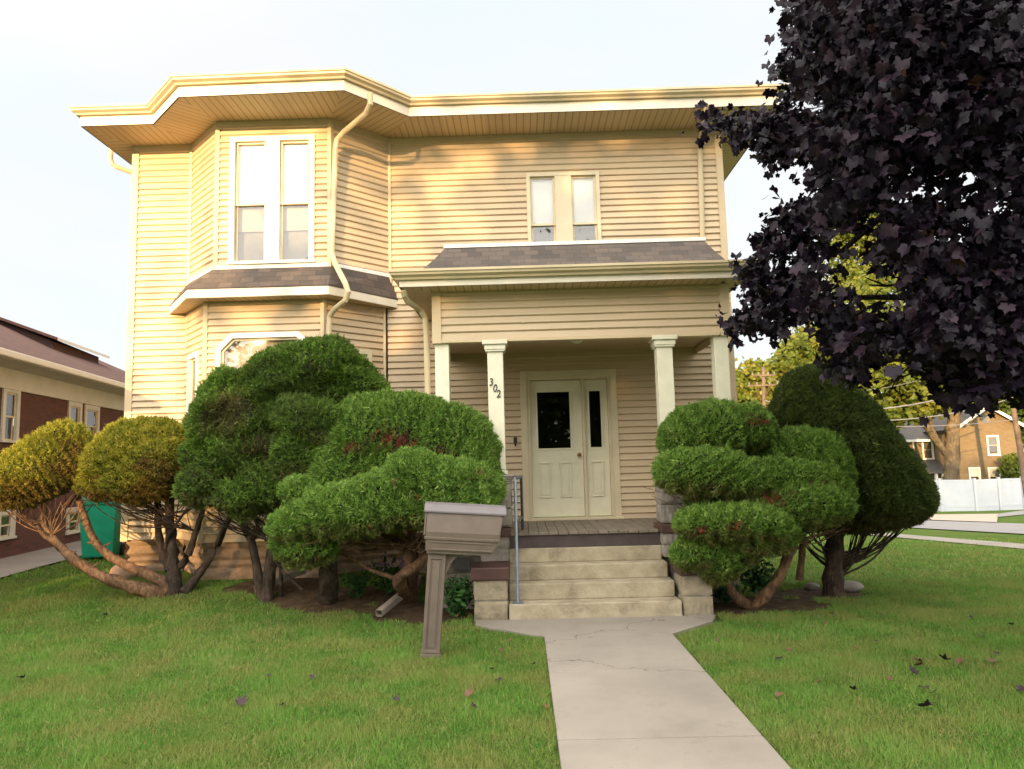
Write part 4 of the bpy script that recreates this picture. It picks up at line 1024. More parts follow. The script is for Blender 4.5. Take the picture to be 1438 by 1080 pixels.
# broad green juniper in front, cloud pruned
hC = hit(460, 843); YC = 8.95
tC = thing('clipped_juniper', (hC.x, hC.y, hC.z), 'broad cloud pruned green juniper with rusty patches behind the mailbox', 'juniper')
S = lambda px, py, dy=0: at(px, py, YC+dy)
mb = MB()
poly(mb, [hC-Vector((0, 0, .05)), S(461, 800), S(458, 770), S(445, 735), S(430, 715)], [.12, .10, .09, .06, .04])
poly(mb, [S(460, 785), S(475, 755, -.05), S(490, 730, -.1)], [.05, .04, .03], 7)
mb.build('trunk', M['bark_dark'], tC)
mb = MB(); k0 = hit(578, 838)
poly(mb, [k0-Vector((0, 0, .05)), S(560, 815, -.15), S(590, 790, -.1), S(612, 765, 0), S(625, 720, 0)], [.09, .075, .06, .05, .035])
poly(mb, [k0, S(575, 800), S(568, 760), S(545, 730), S(530, 705)], [.08, .06, .05, .04, .03])
poly(mb, [k0, S(582, 790, .1), S(576, 745, .1), S(572, 700, .1)], [.07, .055, .05, .04])
poly(mb, [S(556, 812, -.1), S(520, 800, -.1), S(490, 782, -.05), S(465, 775)], [.03, .024, .018, .012], 6)
under(mb, [S(612, 765), S(568, 765), S(576, 755, .1), S(545, 735)], [(430, 765, YC-.4), (480, 755, YC-.45), (540, 745, YC-.5), (600, 738, YC-.5), (660, 725, YC-.4)], 60)
for i in range(12):
    a = S(random.uniform(470, 610), 722+random.uniform(0, 14), random.uniform(-.2, .2)); limb(mb, S(570, 765), a, .018, .008, 5, .1, sides=5)
mb.build('stem', M['bark'], tC)
pad('foliage_pad', [E_(560, 642, 118, 90, YC+.25, .5), E_(610, 647, 92, 82, YC+.25, .48), E_(645, 665, 60, 66, YC+.2, .45), E_(505, 652, 68, 74, YC+.2, .45), E_(478, 674, 44, 46, YC+.1, .4), E_(530, 630, 88, 76, YC+.25, .5)], tC, M['jun_green'], under=.8, seed=21, flat=.45,
    deadlist=[(*at(548, 616, YC-.2), .15), (*at(572, 622, YC-.2), .10), (*at(500, 630, YC-.15), .1), (*at(622, 636, YC-.15), .1)])
pad('foliage_pad', [E_(485, 722, 72, 42, YC-.55, .40), E_(455, 730, 62, 38, YC-.42, .4), E_(425, 738, 48, 31, YC-.4, .36), E_(400, 740, 24, 20, YC-.4, .2), E_(540, 710, 66, 44, YC-.58, .4), E_(510, 718, 80, 42, YC-.58, .4)], tC, M['jun_green'], under=.8, seed=22, flat=.75, deadlist=[(*at(480, 708, YC-.85), .05), (*at(560, 680, YC-.85), .06)])
pad('foliage_pad', [E_(585, 678, 50, 46, YC-.55, .40), E_(612, 688, 58, 44, YC-.55, .40), E_(652, 692, 54, 42, YC-.4, .4), E_(615, 710, 80, 40, YC-.58, .4)], tC, M['jun_green'], under=.8, seed=23, flat=.75, deadlist=[(*at(672, 668, YC-.6), .07), (*at(590, 700, YC-.9), .05)])
pad('foliage_pad', [E_(416, 690, 24, 23, YC-.35, .2)], tC, M['jun_green'], under=.6, seed=24, flat=.8)
pad('foliage_pad', [E_(432, 768, 44, 30, YC-.35, .3), E_(405, 760, 20, 20, YC-.35, .18)], tC, M['jun_green'], under=1.0, seed=25, flat=.9)

# right hand cloud pruned juniper
hD = hit(1052, 852); YD = 8.75
tD = thing('clipped_juniper', hD, 'green juniper clipped in tiers leaning over the stone pier on the street side', 'juniper')
S = lambda px, py, dy=0: at(px, py, YD+dy)
mb = MB()
poly(mb, [hD-Vector((0, 0, .05)), S(1085, 825), S(1108, 780), S(1115, 735), S(1105, 690)], [.075, .06, .055, .05, .04])
poly(mb, [hD, S(1030, 835), S(1020, 800), S(1030, 770), S(1050, 740)], [.07, .055, .05, .045, .03])
poly(mb, [S(1018, 790), S(1040, 770, -.05), S(1060, 760)], [.035, .03, .025], 7)
poly(mb, [S(1122, 815, .8), S(1126, 770, .8), S(1122, 730, .7)], [.045, .04, .03], 7)
under(mb, [S(1112, 760), S(1030, 770), S(1122, 770, .4), S(1060, 760, -.1)], [(970, 690, YD-.2), (1010, 758, YD-.4), (1060, 762, YD-.4), (1120, 748, YD-.2), (1160, 735, YD), (1010, 692, YD-.1)], 50)
mb.build('trunk', M['bark'], tD)
pad('foliage_pad', [E_(1003, 612, 72, 46, YD+.2, .42), E_(1045, 608, 40, 38, YD+.2, .38), E_(960, 622, 32, 30, YD+.15, .3)], tD, M['jun_green'], under=.6, seed=31, flat=.8, deadlist=[(*at(1062, 594, YD-.1), .1)])
pad('foliage_pad', [E_(1035, 702, 72, 34, YD+.05, .36), E_(968, 663, 44, 32, YD-.22, .36), E_(995, 664, 58, 36, YD-.22, .4), E_(1030, 674, 50, 34, YD-.2, .4)], tD, M['jun_green'], under=1, seed=32, flat=.9)
pad('foliage_pad', [E_(1124, 645, 66, 44, YD+.25, .42), E_(1150, 660, 46, 44, YD+.2, .4), E_(1100, 678, 84, 34, YD-.05, .38), E_(1152, 690, 44, 38, YD, .36), E_(1062, 692, 66, 30, YD-.1, .36), E_(1125, 712, 72, 34, YD-.28, .36), E_(1085, 722, 70, 30, YD-.25, .36)], tD, M['jun_green'], under=.8, seed=33, flat=.8, deadlist=[(*at(1140, 680, YD-.35), .07), (*at(1048, 688, YD-.4), .15), (*at(1085, 700, YD-.55), .12), (*at(1010, 690, YD-.5), .08), (*at(1192, 708, YD-.2), .08), (*at(1060, 662, YD-.4), .07)])
pad('foliage_pad', [E_(1040, 736, 66, 27, YD-.5, .36), E_(1008, 734, 56, 25, YD-.48, .34), E_(1060, 752, 56, 26, YD-.35, .34), E_(978, 734, 27, 20, YD-.5, .26), E_(1078, 742, 40, 24, YD-.5, .3)], tD, M['jun_green'], under=1, seed=34, flat=.85, deadlist=[(*at(1035, 742, YD-.88), .08), (*at(985, 745, YD-.75), .06)])
pad('foliage_pad', [E_(985, 776, 37, 25, YD-.3, .28), E_(1010, 788, 34, 34, YD-.25, .28), E_(1035, 770, 36, 26, YD-.2, .28)], tD, M['jun_green'], under=1, seed=35, flat=.9)

# big dark teardrop yew
hE = hit(1170, 836); YE = hE.y
tE = thing('clipped_yew', hE, 'large dark teardrop shaped yew on a stout bare trunk', 'yew')
S = lambda px, py, dy=0: at(px, py, YE+dy)
mb = MB(); poly(mb, [hE-Vector((0, 0, .05)), S(1171, 790), S(1172, 740), S(1172, 680)], [.14, .115, .11, .09])
for i in range(26):
    tx = random.uniform(1195, 1285); ty = 748-.25*(tx-1195)+random.uniform(-4, 8)
    a = S(random.uniform(1172, 1178), random.uniform(775, 815)); b = S(tx, ty, random.uniform(-.35, .4)); m_ = a.lerp(b, .55)-Vector((0, 0, .12)); poly(mb, [a, m_, b], [.017, .012, .006], 5)
for i in range(7):
    a = S(1168, random.uniform(770, 810)); b = S(random.uniform(1110, 1150), 740+random.uniform(-4, 8), random.uniform(-.3, .3)); poly(mb, [a, a.lerp(b, .5)-Vector((0, 0, .06)), b], [.016, .012, .006], 5)
mb.build('trunk', M['bark_dark'], tE)
pad('crown', [E_(1146, 568, 56, 54, YE, .5), E_(1150, 592, 68, 66, YE, .58), E_(1160, 615, 82, 76, YE, .68), E_(1172, 645, 92, 76, YE, .76), E_(1186, 672, 98, 66, YE, .82), E_(1204, 702, 95, 44, YE, .85), E_(1196, 690, 98, 54, YE, .85), E_(1150, 690, 80, 54, YE, .75)], tE, M['yew'], under=.8, seed=41, flat=.95, lump=.03, L=.045)

# ------------------------------------------------------------------ bed plants, pipes, stones
def clump(name, px, py, Y, w, h, n, label, cat, m='plantleaf', leaf=.075, flowers=0):
    c = at(px, py, Y); c.z = float(hgt(c.x, c.y)); r = thing(name, c, label, cat); mb = MB(); P = []
    for i in range(max(10, n//14)):
        e = Vector((random.gauss(0, w*.45), random.gauss(0, w*.35), h*random.uniform(.5, 1.05))); pts = [c, c+e*.5+Vector((0, 0, h*.12)), c+e]
        mb.tube(pts, [.006, .005, .003], 5)
        for k in range(14): t = random.uniform(.15, 1); P.append(c+e*t+Vector((random.gauss(0, .05), random.gauss(0, .05), random.gauss(0, .04)+h*.12*math.sin(3.1*t))))
    mb.build('stem', M['plantleaf'], r); P = np.array(P); nn = unit(rng.normal(size=P.shape)*.7+np.array([0, -.35, .8]))
    V, Fc = inst(CARD_V*np.array([.6, 1, 1]), CARD_F, P, rotmats(nn), leaf*rng.uniform(.6, 1.3, len(P)))
    npmesh('leaves', V, Fc, M[m], r, {'tint': np.repeat(np.clip(rng.normal(.5, .25, len(P)), 0, 1), 4), 'dead': np.zeros(len(Fc))})
    if flowers:
        Q = np.array([[c.x+random.gauss(0, w*.55), c.y+random.gauss(0, w*.3), c.z+h*random.uniform(.75, 1.2)] for _ in range(flowers)])
        V, Fc = inst(CARD_V, CARD_F, Q, rotmats(unit(rng.normal(size=Q.shape)*.5+np.array([0, -.6, .6]))), .035*rng.uniform(.7, 1.3, len(Q)))
        for i in range(flowers): npmesh('flower', V[i*5:i*5+5], CARD_F, M['aster'], r, {'tint': np.full(4, rng.random()), 'dead': np.zeros(4)})
clump('leafy_plant', 643, 862, 8.75, .30, .45, 420, 'dark leafy plant between the mailbox post and stone pier', 'plant')
clump('aster_plant', 545, 832, 9.5, .36, .42, 160, 'purple flowering aster behind the bare juniper stems', 'flower', flowers=60)
clump('leafy_plant', 505, 838, 9.45, .25, .25, 140, 'low bright leafy weed between the two juniper trunks', 'plant')
clump('leafy_plant', 1065, 850, 9.7, .35, .42, 320, 'dark leafy plant under the tiered juniper on the street side', 'plant')
clump('leafy_plant', 1020, 858, 9.15, .2, .3, 120, 'small leafy plant in the shade beside the street side pier', 'plant')
for a, b, lab in ((hit(358, 834), at(428, 800, 10.0), 'tan downspout pipe lying under the tall dark juniper'), (hit(532, 868), at(592, 812, 9.6), 'pale downspout pipe lying by the broad juniper stems')):
    a = a+Vector((0, 0, .05)); b = Vector((b.x, b.y, max(b.z, float(hgt(b.x, b.y))+.06))); c = (a+b)/2; mb = MB(); d_ = (b-a).normalized()
    x = d_.cross(Vector((0, 0, 1))).normalized(); y = x.cross(d_); w_ = .042
    ro_ = lambda p, s: [p+x*i*w_*s+y*j*w_*s for i, j in ((-1, -.75), (-.75, -1), (.75, -1), (1, -.75), (1, .75), (.75, 1), (-.75, 1), (-1, .75))]
    A, B, A2, B2 = ro_(a, 1), ro_(b, 1), ro_(a, .9), ro_(b, .9)
    for i in range(8):
        j = (i+1) % 8; mb.face([A[i], A[j], B[j], B[i]]); mb.face([A2[j], A2[i], B2[i], B2[j]]); mb.face([A[j], A[i], A2[i], A2[j]]); mb.face([B[i], B[j], B2[j], B2[i]])
    tag(mb.build('drain_pipe', M['pipe'], origin=c), lab, 'pipe')
def stone(px, py, Y, rx, ry, rz, label, m='boulder', seed=0):
    c = at(px, py, Y); c.z = float(hgt(c.x, c.y))+rz*.35; nu, nv = 28, 16; T, PH = np.meshgrid(np.linspace(0, 2*math.pi, nu, endpoint=False), np.linspace(-1.57, 1.57, nv))
    d = np.stack([np.cos(T)*np.cos(PH), np.sin(T)*np.cos(PH), np.sin(PH)], -1).reshape(-1, 3); V = d*np.array([rx, ry, rz])*(1+.12*vnoise(d, 2.2, seed)+.04*vnoise(d, 7, seed+1))[:, None]
    ix = np.arange(nu*nv).reshape(nv, nu); a = ix[:-1]; b = np.roll(a, -1, 1); e = ix[1:]; f = np.roll(e, -1, 1)
    o = npmesh('boulder', V, np.stack([a, b, f, e], -1).reshape(-1, 4), M[m], smooth=True); o.location = c; return tag(o, label, 'stone')
stone(175, 808, 10.6, .20, .14, .13, 'rounded pinkish boulder by the house corner', seed=2)
stone(1190, 826, 9.95, .20, .14, .08, 'flat grey stone beside the yew trunk', 'greystone', seed=5)
stone(1140, 822, 10.1, .10, .08, .05, 'small grey stone behind the yew trunk', 'greystone', seed=9)

# ------------------------------------------------------------------ brick house on the left
NA = Vector((-9.25, 13.1, .33)); ND = Vector((-.155, 1, 0)).normalized()
nh = thing('brick_house', (NA.x, NA.y, .3), 'red brick house with reddish hipped shingle roof across the driveway', 'house')
nf = Fr((NA.x-ND.x*7, NA.y-ND.y*7), (NA.x+ND.x*11, NA.y+ND.y*11)); # outward normal faces +x
def nuz(px, py):
    w = ray(px, py); o = Vector((0, 0, EYE)); t = (nf.a-o).dot(nf.n)/w.dot(nf.n); p = o+w*t; return (p-nf.a).dot(nf.d), p.z
NW = []
for (x0, y0, x1, y1) in ((4, 553, 23, 618), (-60, 548, -30, 628), (96, 572, 111, 622), (119, 577, 136, 622), (-2, 722, 16, 756), (95, 718, 111, 748)):
    u0, za = nuz(x0, y1); u1, zb = nuz(x1, y0); NW.append((u0, u1, za, zb))
holes = NW
nb = MB()
zsplit = sorted({-.3, 3.38, *[z for h in holes for z in h[2:]]})
for za, zb in zip(zsplit[:-1], zsplit[1:]):
    iv = [(0, nf.L)]; zm = (za+zb)/2
    for h in holes:
        if h[2] < zm < h[3]: iv = [p for i in iv for p in ((i[0], min(i[1], h[0])), (max(i[0], h[1]), i[1])) if p[1]-p[0] > 1e-4]
    for s, e in iv: nb.face([nf(s, 0, za), nf(e, 0, za), nf(e, 0, zb), nf(s, 0, zb)], 0, [(s, za), (e, za), (e, zb), (s, zb)])
DEP = -9
for a, b in ((nf(0, 0, 0), nf(0, DEP, 0)), (nf(0, DEP, 0), nf(nf.L, DEP, 0)), (nf(nf.L, DEP, 0), nf(nf.L, 0, 0))):
    L_ = (b-a).length; nb.face([a+Vector((0, 0, -.3)), b+Vector((0, 0, -.3)), b+Vector((0, 0, 3.38)), a+Vector((0, 0, 3.38))], 0, [(0, 0), (L_, 0), (L_, 3.9), (0, 3.9)])
nb.build('wall', M['brick'], nh)
for i, (u0, u1, za, zb) in enumerate(NW):
    window(nf, u0, u1, za, zb, nh, [(u0, u1)], casing=.10, mid=.48, trim='neighbour_trim', upper='greycurtain', lower='greycurtain', proud=.03)
# white frieze, soffit, gutter, hip roof
zg = None
ug, zg = nuz(0, 510); 
OV = .62; ZE = 3.70
z = MB(); z.box(0, nf.L, 0, .05, 3.34, ZE, fr=nf); z.build('frieze', M['neighbour_trim'], nh)
z = MB(); z.box(-OV, nf.L+OV, DEP-OV, OV, ZE, ZE+.05, fr=nf); z.build('soffit', M['neighbour_soffit'], nh)
z = MB(); z.box(-OV, nf.L+OV, OV+.003, OV+.10, ZE+.01, ZE+.13, fr=nf); z.build('gutter', M['neighbour_trim'], nh, bevel=.02)
z = MB(); zr2 = ZE+.13; hh = 2.6; c = [nf(-OV, OV+.02, zr2), nf(nf.L+OV, OV+.02, zr2), nf(nf.L+OV, DEP-OV, zr2), nf(-OV, DEP-OV, zr2)]; md = (DEP)/2; rl = -md+OV
r0, r1 = nf(rl, md, zr2+hh), nf(nf.L-rl, md, zr2+hh); sl = math.hypot(rl, hh)
z.face([c[0], c[1], r1, r0], 0, [(0, 0), (nf.L, 0), (nf.L-rl, sl), (rl, sl)]); z.face([c[1], c[2], r1], 0, [(0, 0), (10, 0), (5, sl)]); z.face([c[2], c[3], r0, r1], 0, [(0, 0), (nf.L, 0), (nf.L-rl, sl), (rl, sl)]); z.face([c[3], c[0], r0], 0, [(0, 0), (10, 0), (5, sl)])
nroof = z.build('roof', M['shingle_red'], nh)
# small dormer shed on the far slope of the roof
z = MB(); uu = nf.L*.60; rs = lambda o_: zr2 + (OV-o_)*hh/(rl)
ua, ub, oa, ob = uu, uu+3.0, -1.0, -3.6; za, zc = rs(oa)+.34, rs(ob)+.02
A = [nf(ua, oa, za), nf(ub, oa, za), nf(ub, ob, zc), nf(ua, ob, zc)]; Bt = [nf(ua+.2, oa-.2, rs(oa)-.1), nf(ub-.2, oa-.2, rs(oa)-.1)]
z.quad(*A); lo_ = [p-Vector((0, 0, .07)) for p in A]
for i in range(4): z.quad(lo_[i], lo_[(i+1) % 4], A[(i+1) % 4], A[i], int(i == 0))
z.quad(Bt[0], Bt[1], nf(ub-.2, oa-.2, za-.05), nf(ua+.2, oa-.2, za-.05), 0)
for u_ in (ua+.2, ub-.2): z.face([nf(u_, oa-.2, rs(oa)-.1), nf(u_, oa-.2, za-.05), nf(u_, ob, zc)], 0)
z.build('dormer', [M['shingle_red'], M['neighbour_trim']], nh)

# ------------------------------------------------------------------ purple maple overhanging from the right
tM = thing('purple_maple', (5.6, 6.3, 0), 'dark purple leaved maple overhanging the lawn from the right', 'tree')
OUT = [(1115, 20), (1112, 66), (1095, 100), (1110, 150), (1070, 168), (1020, 166), (985, 166), (992, 176), (1040, 192), (1075, 205), (1085, 228), (1118, 232), (1122, 262), (1096, 285), (1092, 312), (1072, 335), (1064, 360), (1042, 388), (1056, 425), (1026, 458), (1034, 470), (1066, 456), (1095, 464), (1130, 436), (1165, 456), (1185, 522), (1206, 536), (1225, 500), (1290, 504), (1330, 545), (1350, 572), (1385, 552), (1420, 535), (1480, 575), (1700, 600), (2000, 500), (2100, 0), (1900, -420), (1300, -420), (1120, -150)]
OUT = np.array(OUT, float)
def inside(p):
    x, y = p[:, 0], p[:, 1]; c = np.zeros(len(p), bool); n = len(OUT)
    for i in range(n):
        x0, y0 = OUT[i]; x1, y1 = OUT[i-1]
        cond = ((y0 > y) != (y1 > y)) & (x < (x1-x0)*(y-y0)/(y1-y0+1e-12)+x0); c ^= cond
    return c
def unproj(px, py, Y):
    c = np.stack([(px-CX)/F, -(py-CY)/F, -np.ones_like(px)], 1); w = c @ MCN.T; t = Y/w[:, 1]; return w*t[:, None]+np.array([0, 0, EYE])
mb = MB(); tb_ = Vector((5.6, 6.3, 0))
limb(mb, tb_-Vector((0, 0, .3)), tb_+Vector((-.1, .1, 2.6)), .27, .21, 8, .03, sides=12)
fork = tb_+Vector((-.1, .1, 2.5)); 
limb(mb, fork, fork+Vector((.2, 0, 3.5)), .2, .1, 7, .05, sides=10)
targets = [(985, 165, 6.6), (1090, 110, 6.8), (1110, 300, 6.8), (1060, 420, 6.5), (1035, 465, 6.4), (1180, 520, 6.2), (1250, 480, 5.6), (1340, 570, 5.4), (1300, 300, 6.6), (1200, 60, 6.2), (1330, 130, 5.2), (1420, 480, 5.0), (1180, 250, 7.0), (1220, 400, 7.2), (1600, 500, 5), (1700, 200, 6), (1500, -100, 6), (1300, -200, 6.5), (1900, 100, 6.5), (1450, 300, 4.7)]
tips = []
for (px, py, Y) in targets:
    b = at(px, py, Y); a = fork+Vector((.1*random.random(), .1*random.random(), random.uniform(.1, 2.2)))
    pts = limb(mb, a, b, .06, .008, 9, .09, sides=7)
    tips.append(pts)
    for q_ in pts[4:-1]:
        e = q_+Vector((random.gauss(0, .3), random.gauss(0, .3), random.gauss(0, .22))); limb(mb, q_, e, .012, .004, 4, .1, sides=5)
mb.build('trunk', M['bark_dark'], tM)
cand = np.concatenate([np.stack([rng.uniform(965, 1460, 6800), rng.uniform(-40, 610, 6800)], 1), np.stack([rng.uniform(1080, 2100, 3600), rng.uniform(-420, 610, 3600)], 1)])
cand = cand[inside(cand)]
# open gaps where the light comes through
gaps = [(1215, 385, 15, 22), (1195, 415, 10, 18), (1292, 265, 30, 12), (1355, 255, 26, 10), (1258, 392, 14, 10), (1325, 330, 20, 10), (1405, 285, 22, 9), (1130, 145, 16, 10), (1230, 300, 14, 8), (1255, 430, 14, 14), (1345, 385, 12, 8), (1110, 370, 10, 8), (1260, 500, 20, 10), (1220, 330, 10, 8)]
kp = np.ones(len(cand), bool)
for gx, gy, a, b in gaps: kp &= (((cand[:, 0]-gx)/(a+14))**2+((cand[:, 1]-gy)/(b+12))**2) > 1
kp &= (vnoise(np.concatenate([cand/44, cand[:, :1]*0], 1), .8, 77) < .66) | (cand[:, 0] > 1460) | (cand[:, 0] < 1085); cand = cand[kp]; cand = cand[rng.random(len(cand)) < .86]; 
Yd = rng.uniform(4.7, 7.6, len(cand)) - .0009*np.clip(cand[:, 0]-1150, 0, 500)
fringe = (cand[:, 0] < 1130) | (cand[:, 1] > 440); Yd = np.where(fringe & (cand[:, 0] < 1180), rng.uniform(6.0, 7.3, len(cand)), Yd)
C = unproj(cand[:, 0], cand[:, 1], Yd)
per = 6
P = (C[:, None, :]+rng.normal(size=(len(C), per, 3))*np.array([.075, .10, .07])).reshape(-1, 3)
nn = unit(rng.normal(size=P.shape)*.95+np.array([-.25, -.25, .8])); dn = np.array([[-.25, -.3, -.9]])+.45*rng.normal(size=P.shape)
CURL = MAPLE_V.copy(); CURL[:, 2] = .5*np.abs(CURL[:, 0])**1.3-.55*np.maximum(CURL[:, 1], 0)**1.6+.12*np.sin(5*CURL[:, 0]+2*CURL[:, 1]); CURL[:, 0] *= .86
RM = rotmats(nn, roll=dn); SC = .054*rng.uniform(.5, 1.3, len(P)); h_ = rng.random(len(P)) < .5
V1, F1 = inst(MAPLE_V, MAPLE_F, P[h_], RM[h_], SC[h_]); V2, F2 = inst(CURL, MAPLE_F, P[~h_], RM[~h_], SC[~h_]*1.1)
V = np.concatenate([V1, V2]); Fc = np.concatenate([F1, F2+len(V1)])
nf_ = len(MAPLE_F)
# y axis of the leaf follows the drooping tip direction
t = np.repeat(np.clip(rng.normal(.42, .28, len(P)), 0, 1), nf_); dd = np.repeat((rng.random(len(P)) < .006)*.9, nf_)
npmesh('crown', V, Fc, M['maple'], tM, {'tint': t, 'dead': dd})
# ------------------------------------------------------------------ far right: fence, tan house, poles, trees
def gpt(px, py_base, Y): p = at(px, py_base, Y); return Vector((p.x, Y, p.z))
YF = 47.0
fc0, fc1, fc2 = at(1270, 712, YF+2.5), at(1371, 713.5, YF), at(1438, 710.5, YF+.8)
fc2 = fc1.lerp(fc2, 4.0); fc0 = fc1.lerp(fc0, 1.9)
ff = thing('vinyl_fence', fc1, 'long white vinyl privacy fence across the street', 'fence')
hf = 1.78
for A, B in ((fc0, fc1), (fc1, fc2)):
    L_ = (B-A).length; n = max(1, round(L_/1.75))
    for i in range(n):
        a, b = A.lerp(B, i/n), A.lerp(B, (i+1)/n); mb = MB()
        mb.bar(a+Vector((0, 0, hf*.5-.15)), b+Vector((0, 0, hf*.5-.15)), .05, hf*.94+.3)
        mb.bar(a+Vector((0, 0, hf*.97)), b+Vector((0, 0, hf*.97)), .08, .12); mb.bar(a+Vector((0, 0, .12)), b+Vector((0, 0, .12)), .08, .14)
        mb.build('fence_panel', M['vinylfence'], ff)
        mb = MB(); mb.box(a.x-.075, a.x+.075, a.y-.12, a.y+.03, a.z-.4, a.z+hf+.05); mb.box(a.x-.09, a.x+.09, a.y-.135, a.y+.045, a.z+hf+.05, a.z+hf+.10); mb.build('fence_post', M['vinylfence'], ff)
YH = 54.0
th = thing('tan_house', at(1385, 720, YH), 'tan brick gabled house beyond the white fence', 'house')
gl, gr_ = at(1342, 600, YH), at(1432, 597, YH); zb = -2.6; gz = (gl.z+gr_.z)/2-.1; pk = at(1385, 573, YH)
x0, x1 = gl.x, gr_.x; xm = (x0+x1)/2
gfr = Fr((x0, YH), (x1, YH)); 
tw_ = []
for (a, b, c, d) in ((1389, 613, 1400, 638), (1364, 658, 1374, 681), (1391, 658, 1402, 681)):
    p, q_ = at(a, d, YH), at(c, b, YH); tw_.append((p.x-x0, q_.x-x0, p.z, q_.z))
mb = MB()
zs_ = sorted({zb, gz, *[z for h in tw_ for z in h[2:]]})
for za, zc in zip(zs_[:-1], zs_[1:]):
    iv = [(0, gfr.L)]; zm = (za+zc)/2
    for h in tw_:
        if h[2] < zm < h[3]: iv = [p for i in iv for p in ((i[0], min(i[1], h[0])), (max(i[0], h[1]), i[1])) if p[1]-p[0] > 1e-4]
    for s, e in iv: mb.face([gfr(s, 0, za), gfr(e, 0, za), gfr(e, 0, zc), gfr(s, 0, zc)], 0, [(s, za), (e, za), (e, zc), (s, zc)])
mb.face([gfr(0, 0, gz), gfr(gfr.L, 0, gz), gfr(gfr.L/2, 0, pk.z)], 0, [(0, gz), (gfr.L, gz), (gfr.L/2, pk.z)])
mb.face([(x0, YH+9, zb), (x0, YH, zb), (x0, YH, gz), (x0, YH+9, gz)], 0, [(0, zb), (9, zb), (9, gz), (0, gz)]); mb.face([(x1, YH, zb), (x1, YH+9, zb), (x1, YH+9, gz), (x1, YH, gz)], 0, [(0, zb), (9, zb), (9, gz), (0, gz)])
# wing to the left, set back
wl = at(1230, 620, YH+3).x; YW = YH+3; wz = at(1300, 618, YW).z; wf = Fr((wl, YW), (x0, YW))
p, q_ = at(1298, 644, YW), at(1308, 620, YW); ww = (p.x-wl, q_.x-wl, p.z, q_.z); p, q_ = at(1323, 631, YW), at(1327, 617, YW); ww2 = (p.x-wl, q_.x-wl, p.z, q_.z-.1)
zs_ = sorted({zb, wz, *ww[2:], *ww2[2:]})
for za, zc in zip(zs_[:-1], zs_[1:]):
    iv = [(0, wf.L)]; zm = (za+zc)/2
    for h in (ww, ww2):
        if h[2] < zm < h[3]: iv = [r_ for i in iv for r_ in ((i[0], min(i[1], h[0])), (max(i[0], h[1]), i[1])) if r_[1]-r_[0] > 1e-4]
    for s, e in iv: mb.face([wf(s, 0, za), wf(e, 0, za), wf(e, 0, zc), wf(s, 0, zc)], 0, [(s, za), (e, za), (e, zc), (s, zc)])
mb.build('wall', M['tanbrick'], th)
for h in tw_: window(gfr, h[0], h[1], h[2], h[3], th, [(h[0], h[1])], casing=.10, mid=.5, trim='white', upper='blind' if h[3] < 1.5 else 'greycurtain', lower='dark', sill=.12)
for h in (ww, ww2): window(wf, h[0], h[1], h[2], h[3], th, [(h[0], h[1])], casing=.10, mid=.5, trim='white', upper='dark', lower='dark', sill=.12)
mb = MB(); ov = .35; sl = (pk.z-gz)/(gfr.L/2); zo = gz-ov*sl+.12; top_ = pk.z+.12
for s, (xa, xb) in ((1, (x0-ov, xm)), (-1, (x1+ov, xm))):
    q_ = [(xa, YH-.35, zo), (xb, YH-.35, top_), (xb, YH+9, top_), (xa, YH+9, zo)]; mb.face(q_, 0, [(0, 0), (0, 4), (9, 4), (9, 0)]); mb.face([(x_, y_, z_-.1) for x_, y_, z_ in q_], 0)
mb.face([(wl-.4, YW-.4, wz), (x0, YW-.4, wz), (x0, YW+3, wz+1.75), (wl-.4, YW+3, wz+1.75)], 0, [(0, 0), (8, 0), (8, 4), (0, 4)]); mb.face([(x0, YW+6, wz), (wl-.4, YW+6, wz), (wl-.4, YW+3, wz+1.75), (x0, YW+3, wz+1.75)])
mb.build('roof', M['shingle_grey'], th)
mb = MB()
for s, xa in ((1, x0-ov), (-1, x1+ov)):
    mb = MB(); mb.bar((xa, YH-.37, zo-.03), (xm, YH-.37, top_-.03), .06, .2); mb.build('fascia', M['white'], th)
mb = MB(); mb.bar((wl-.4, YW-.43, wz-.03), (x0, YW-.43, wz-.03), .06, .18); mb.build('fascia', M['white'], th)
p = at(1384, 588, YH-.05); mb = MB(); mb.tube([(p.x, YH+.1, p.z), (p.x, YH-.04, p.z)], .34, 16); mb.build('gable_vent', M['greycurtain'], th)
p = at(1284, 640, YW-.1); mb = MB(); mb.tube([(p.x, YW-.1, wz-.1), (p.x, YW-.1, -1.4), (p.x+.6, YW-.4, -1.7)], .07, 8); mb.build('downspout', M['white'], th)
a, b = at(1290, 662, YW-1.5), at(1330, 650, YW-1.5); mb = MB(); mb.face([(a.x, YW-2, a.z), (b.x, YW-2, a.z), (b.x, YW, b.z+.3), (a.x+.5, YW, b.z+.3)]); mb.box(a.x, b.x, YW-2, YW-1.95, a.z-.18, a.z-.01); mb.build('porch_roof', [M['shingle_grey']], th)
mb = MB()
for px in (1301, 1315, 1325):
    p = at(px, 668, YW-1.8); mb.box(p.x-.09, p.x+.09, YW-1.85, YW-1.67, zb, a.z-.18)
mb.build('porch_post', M['white'], th)

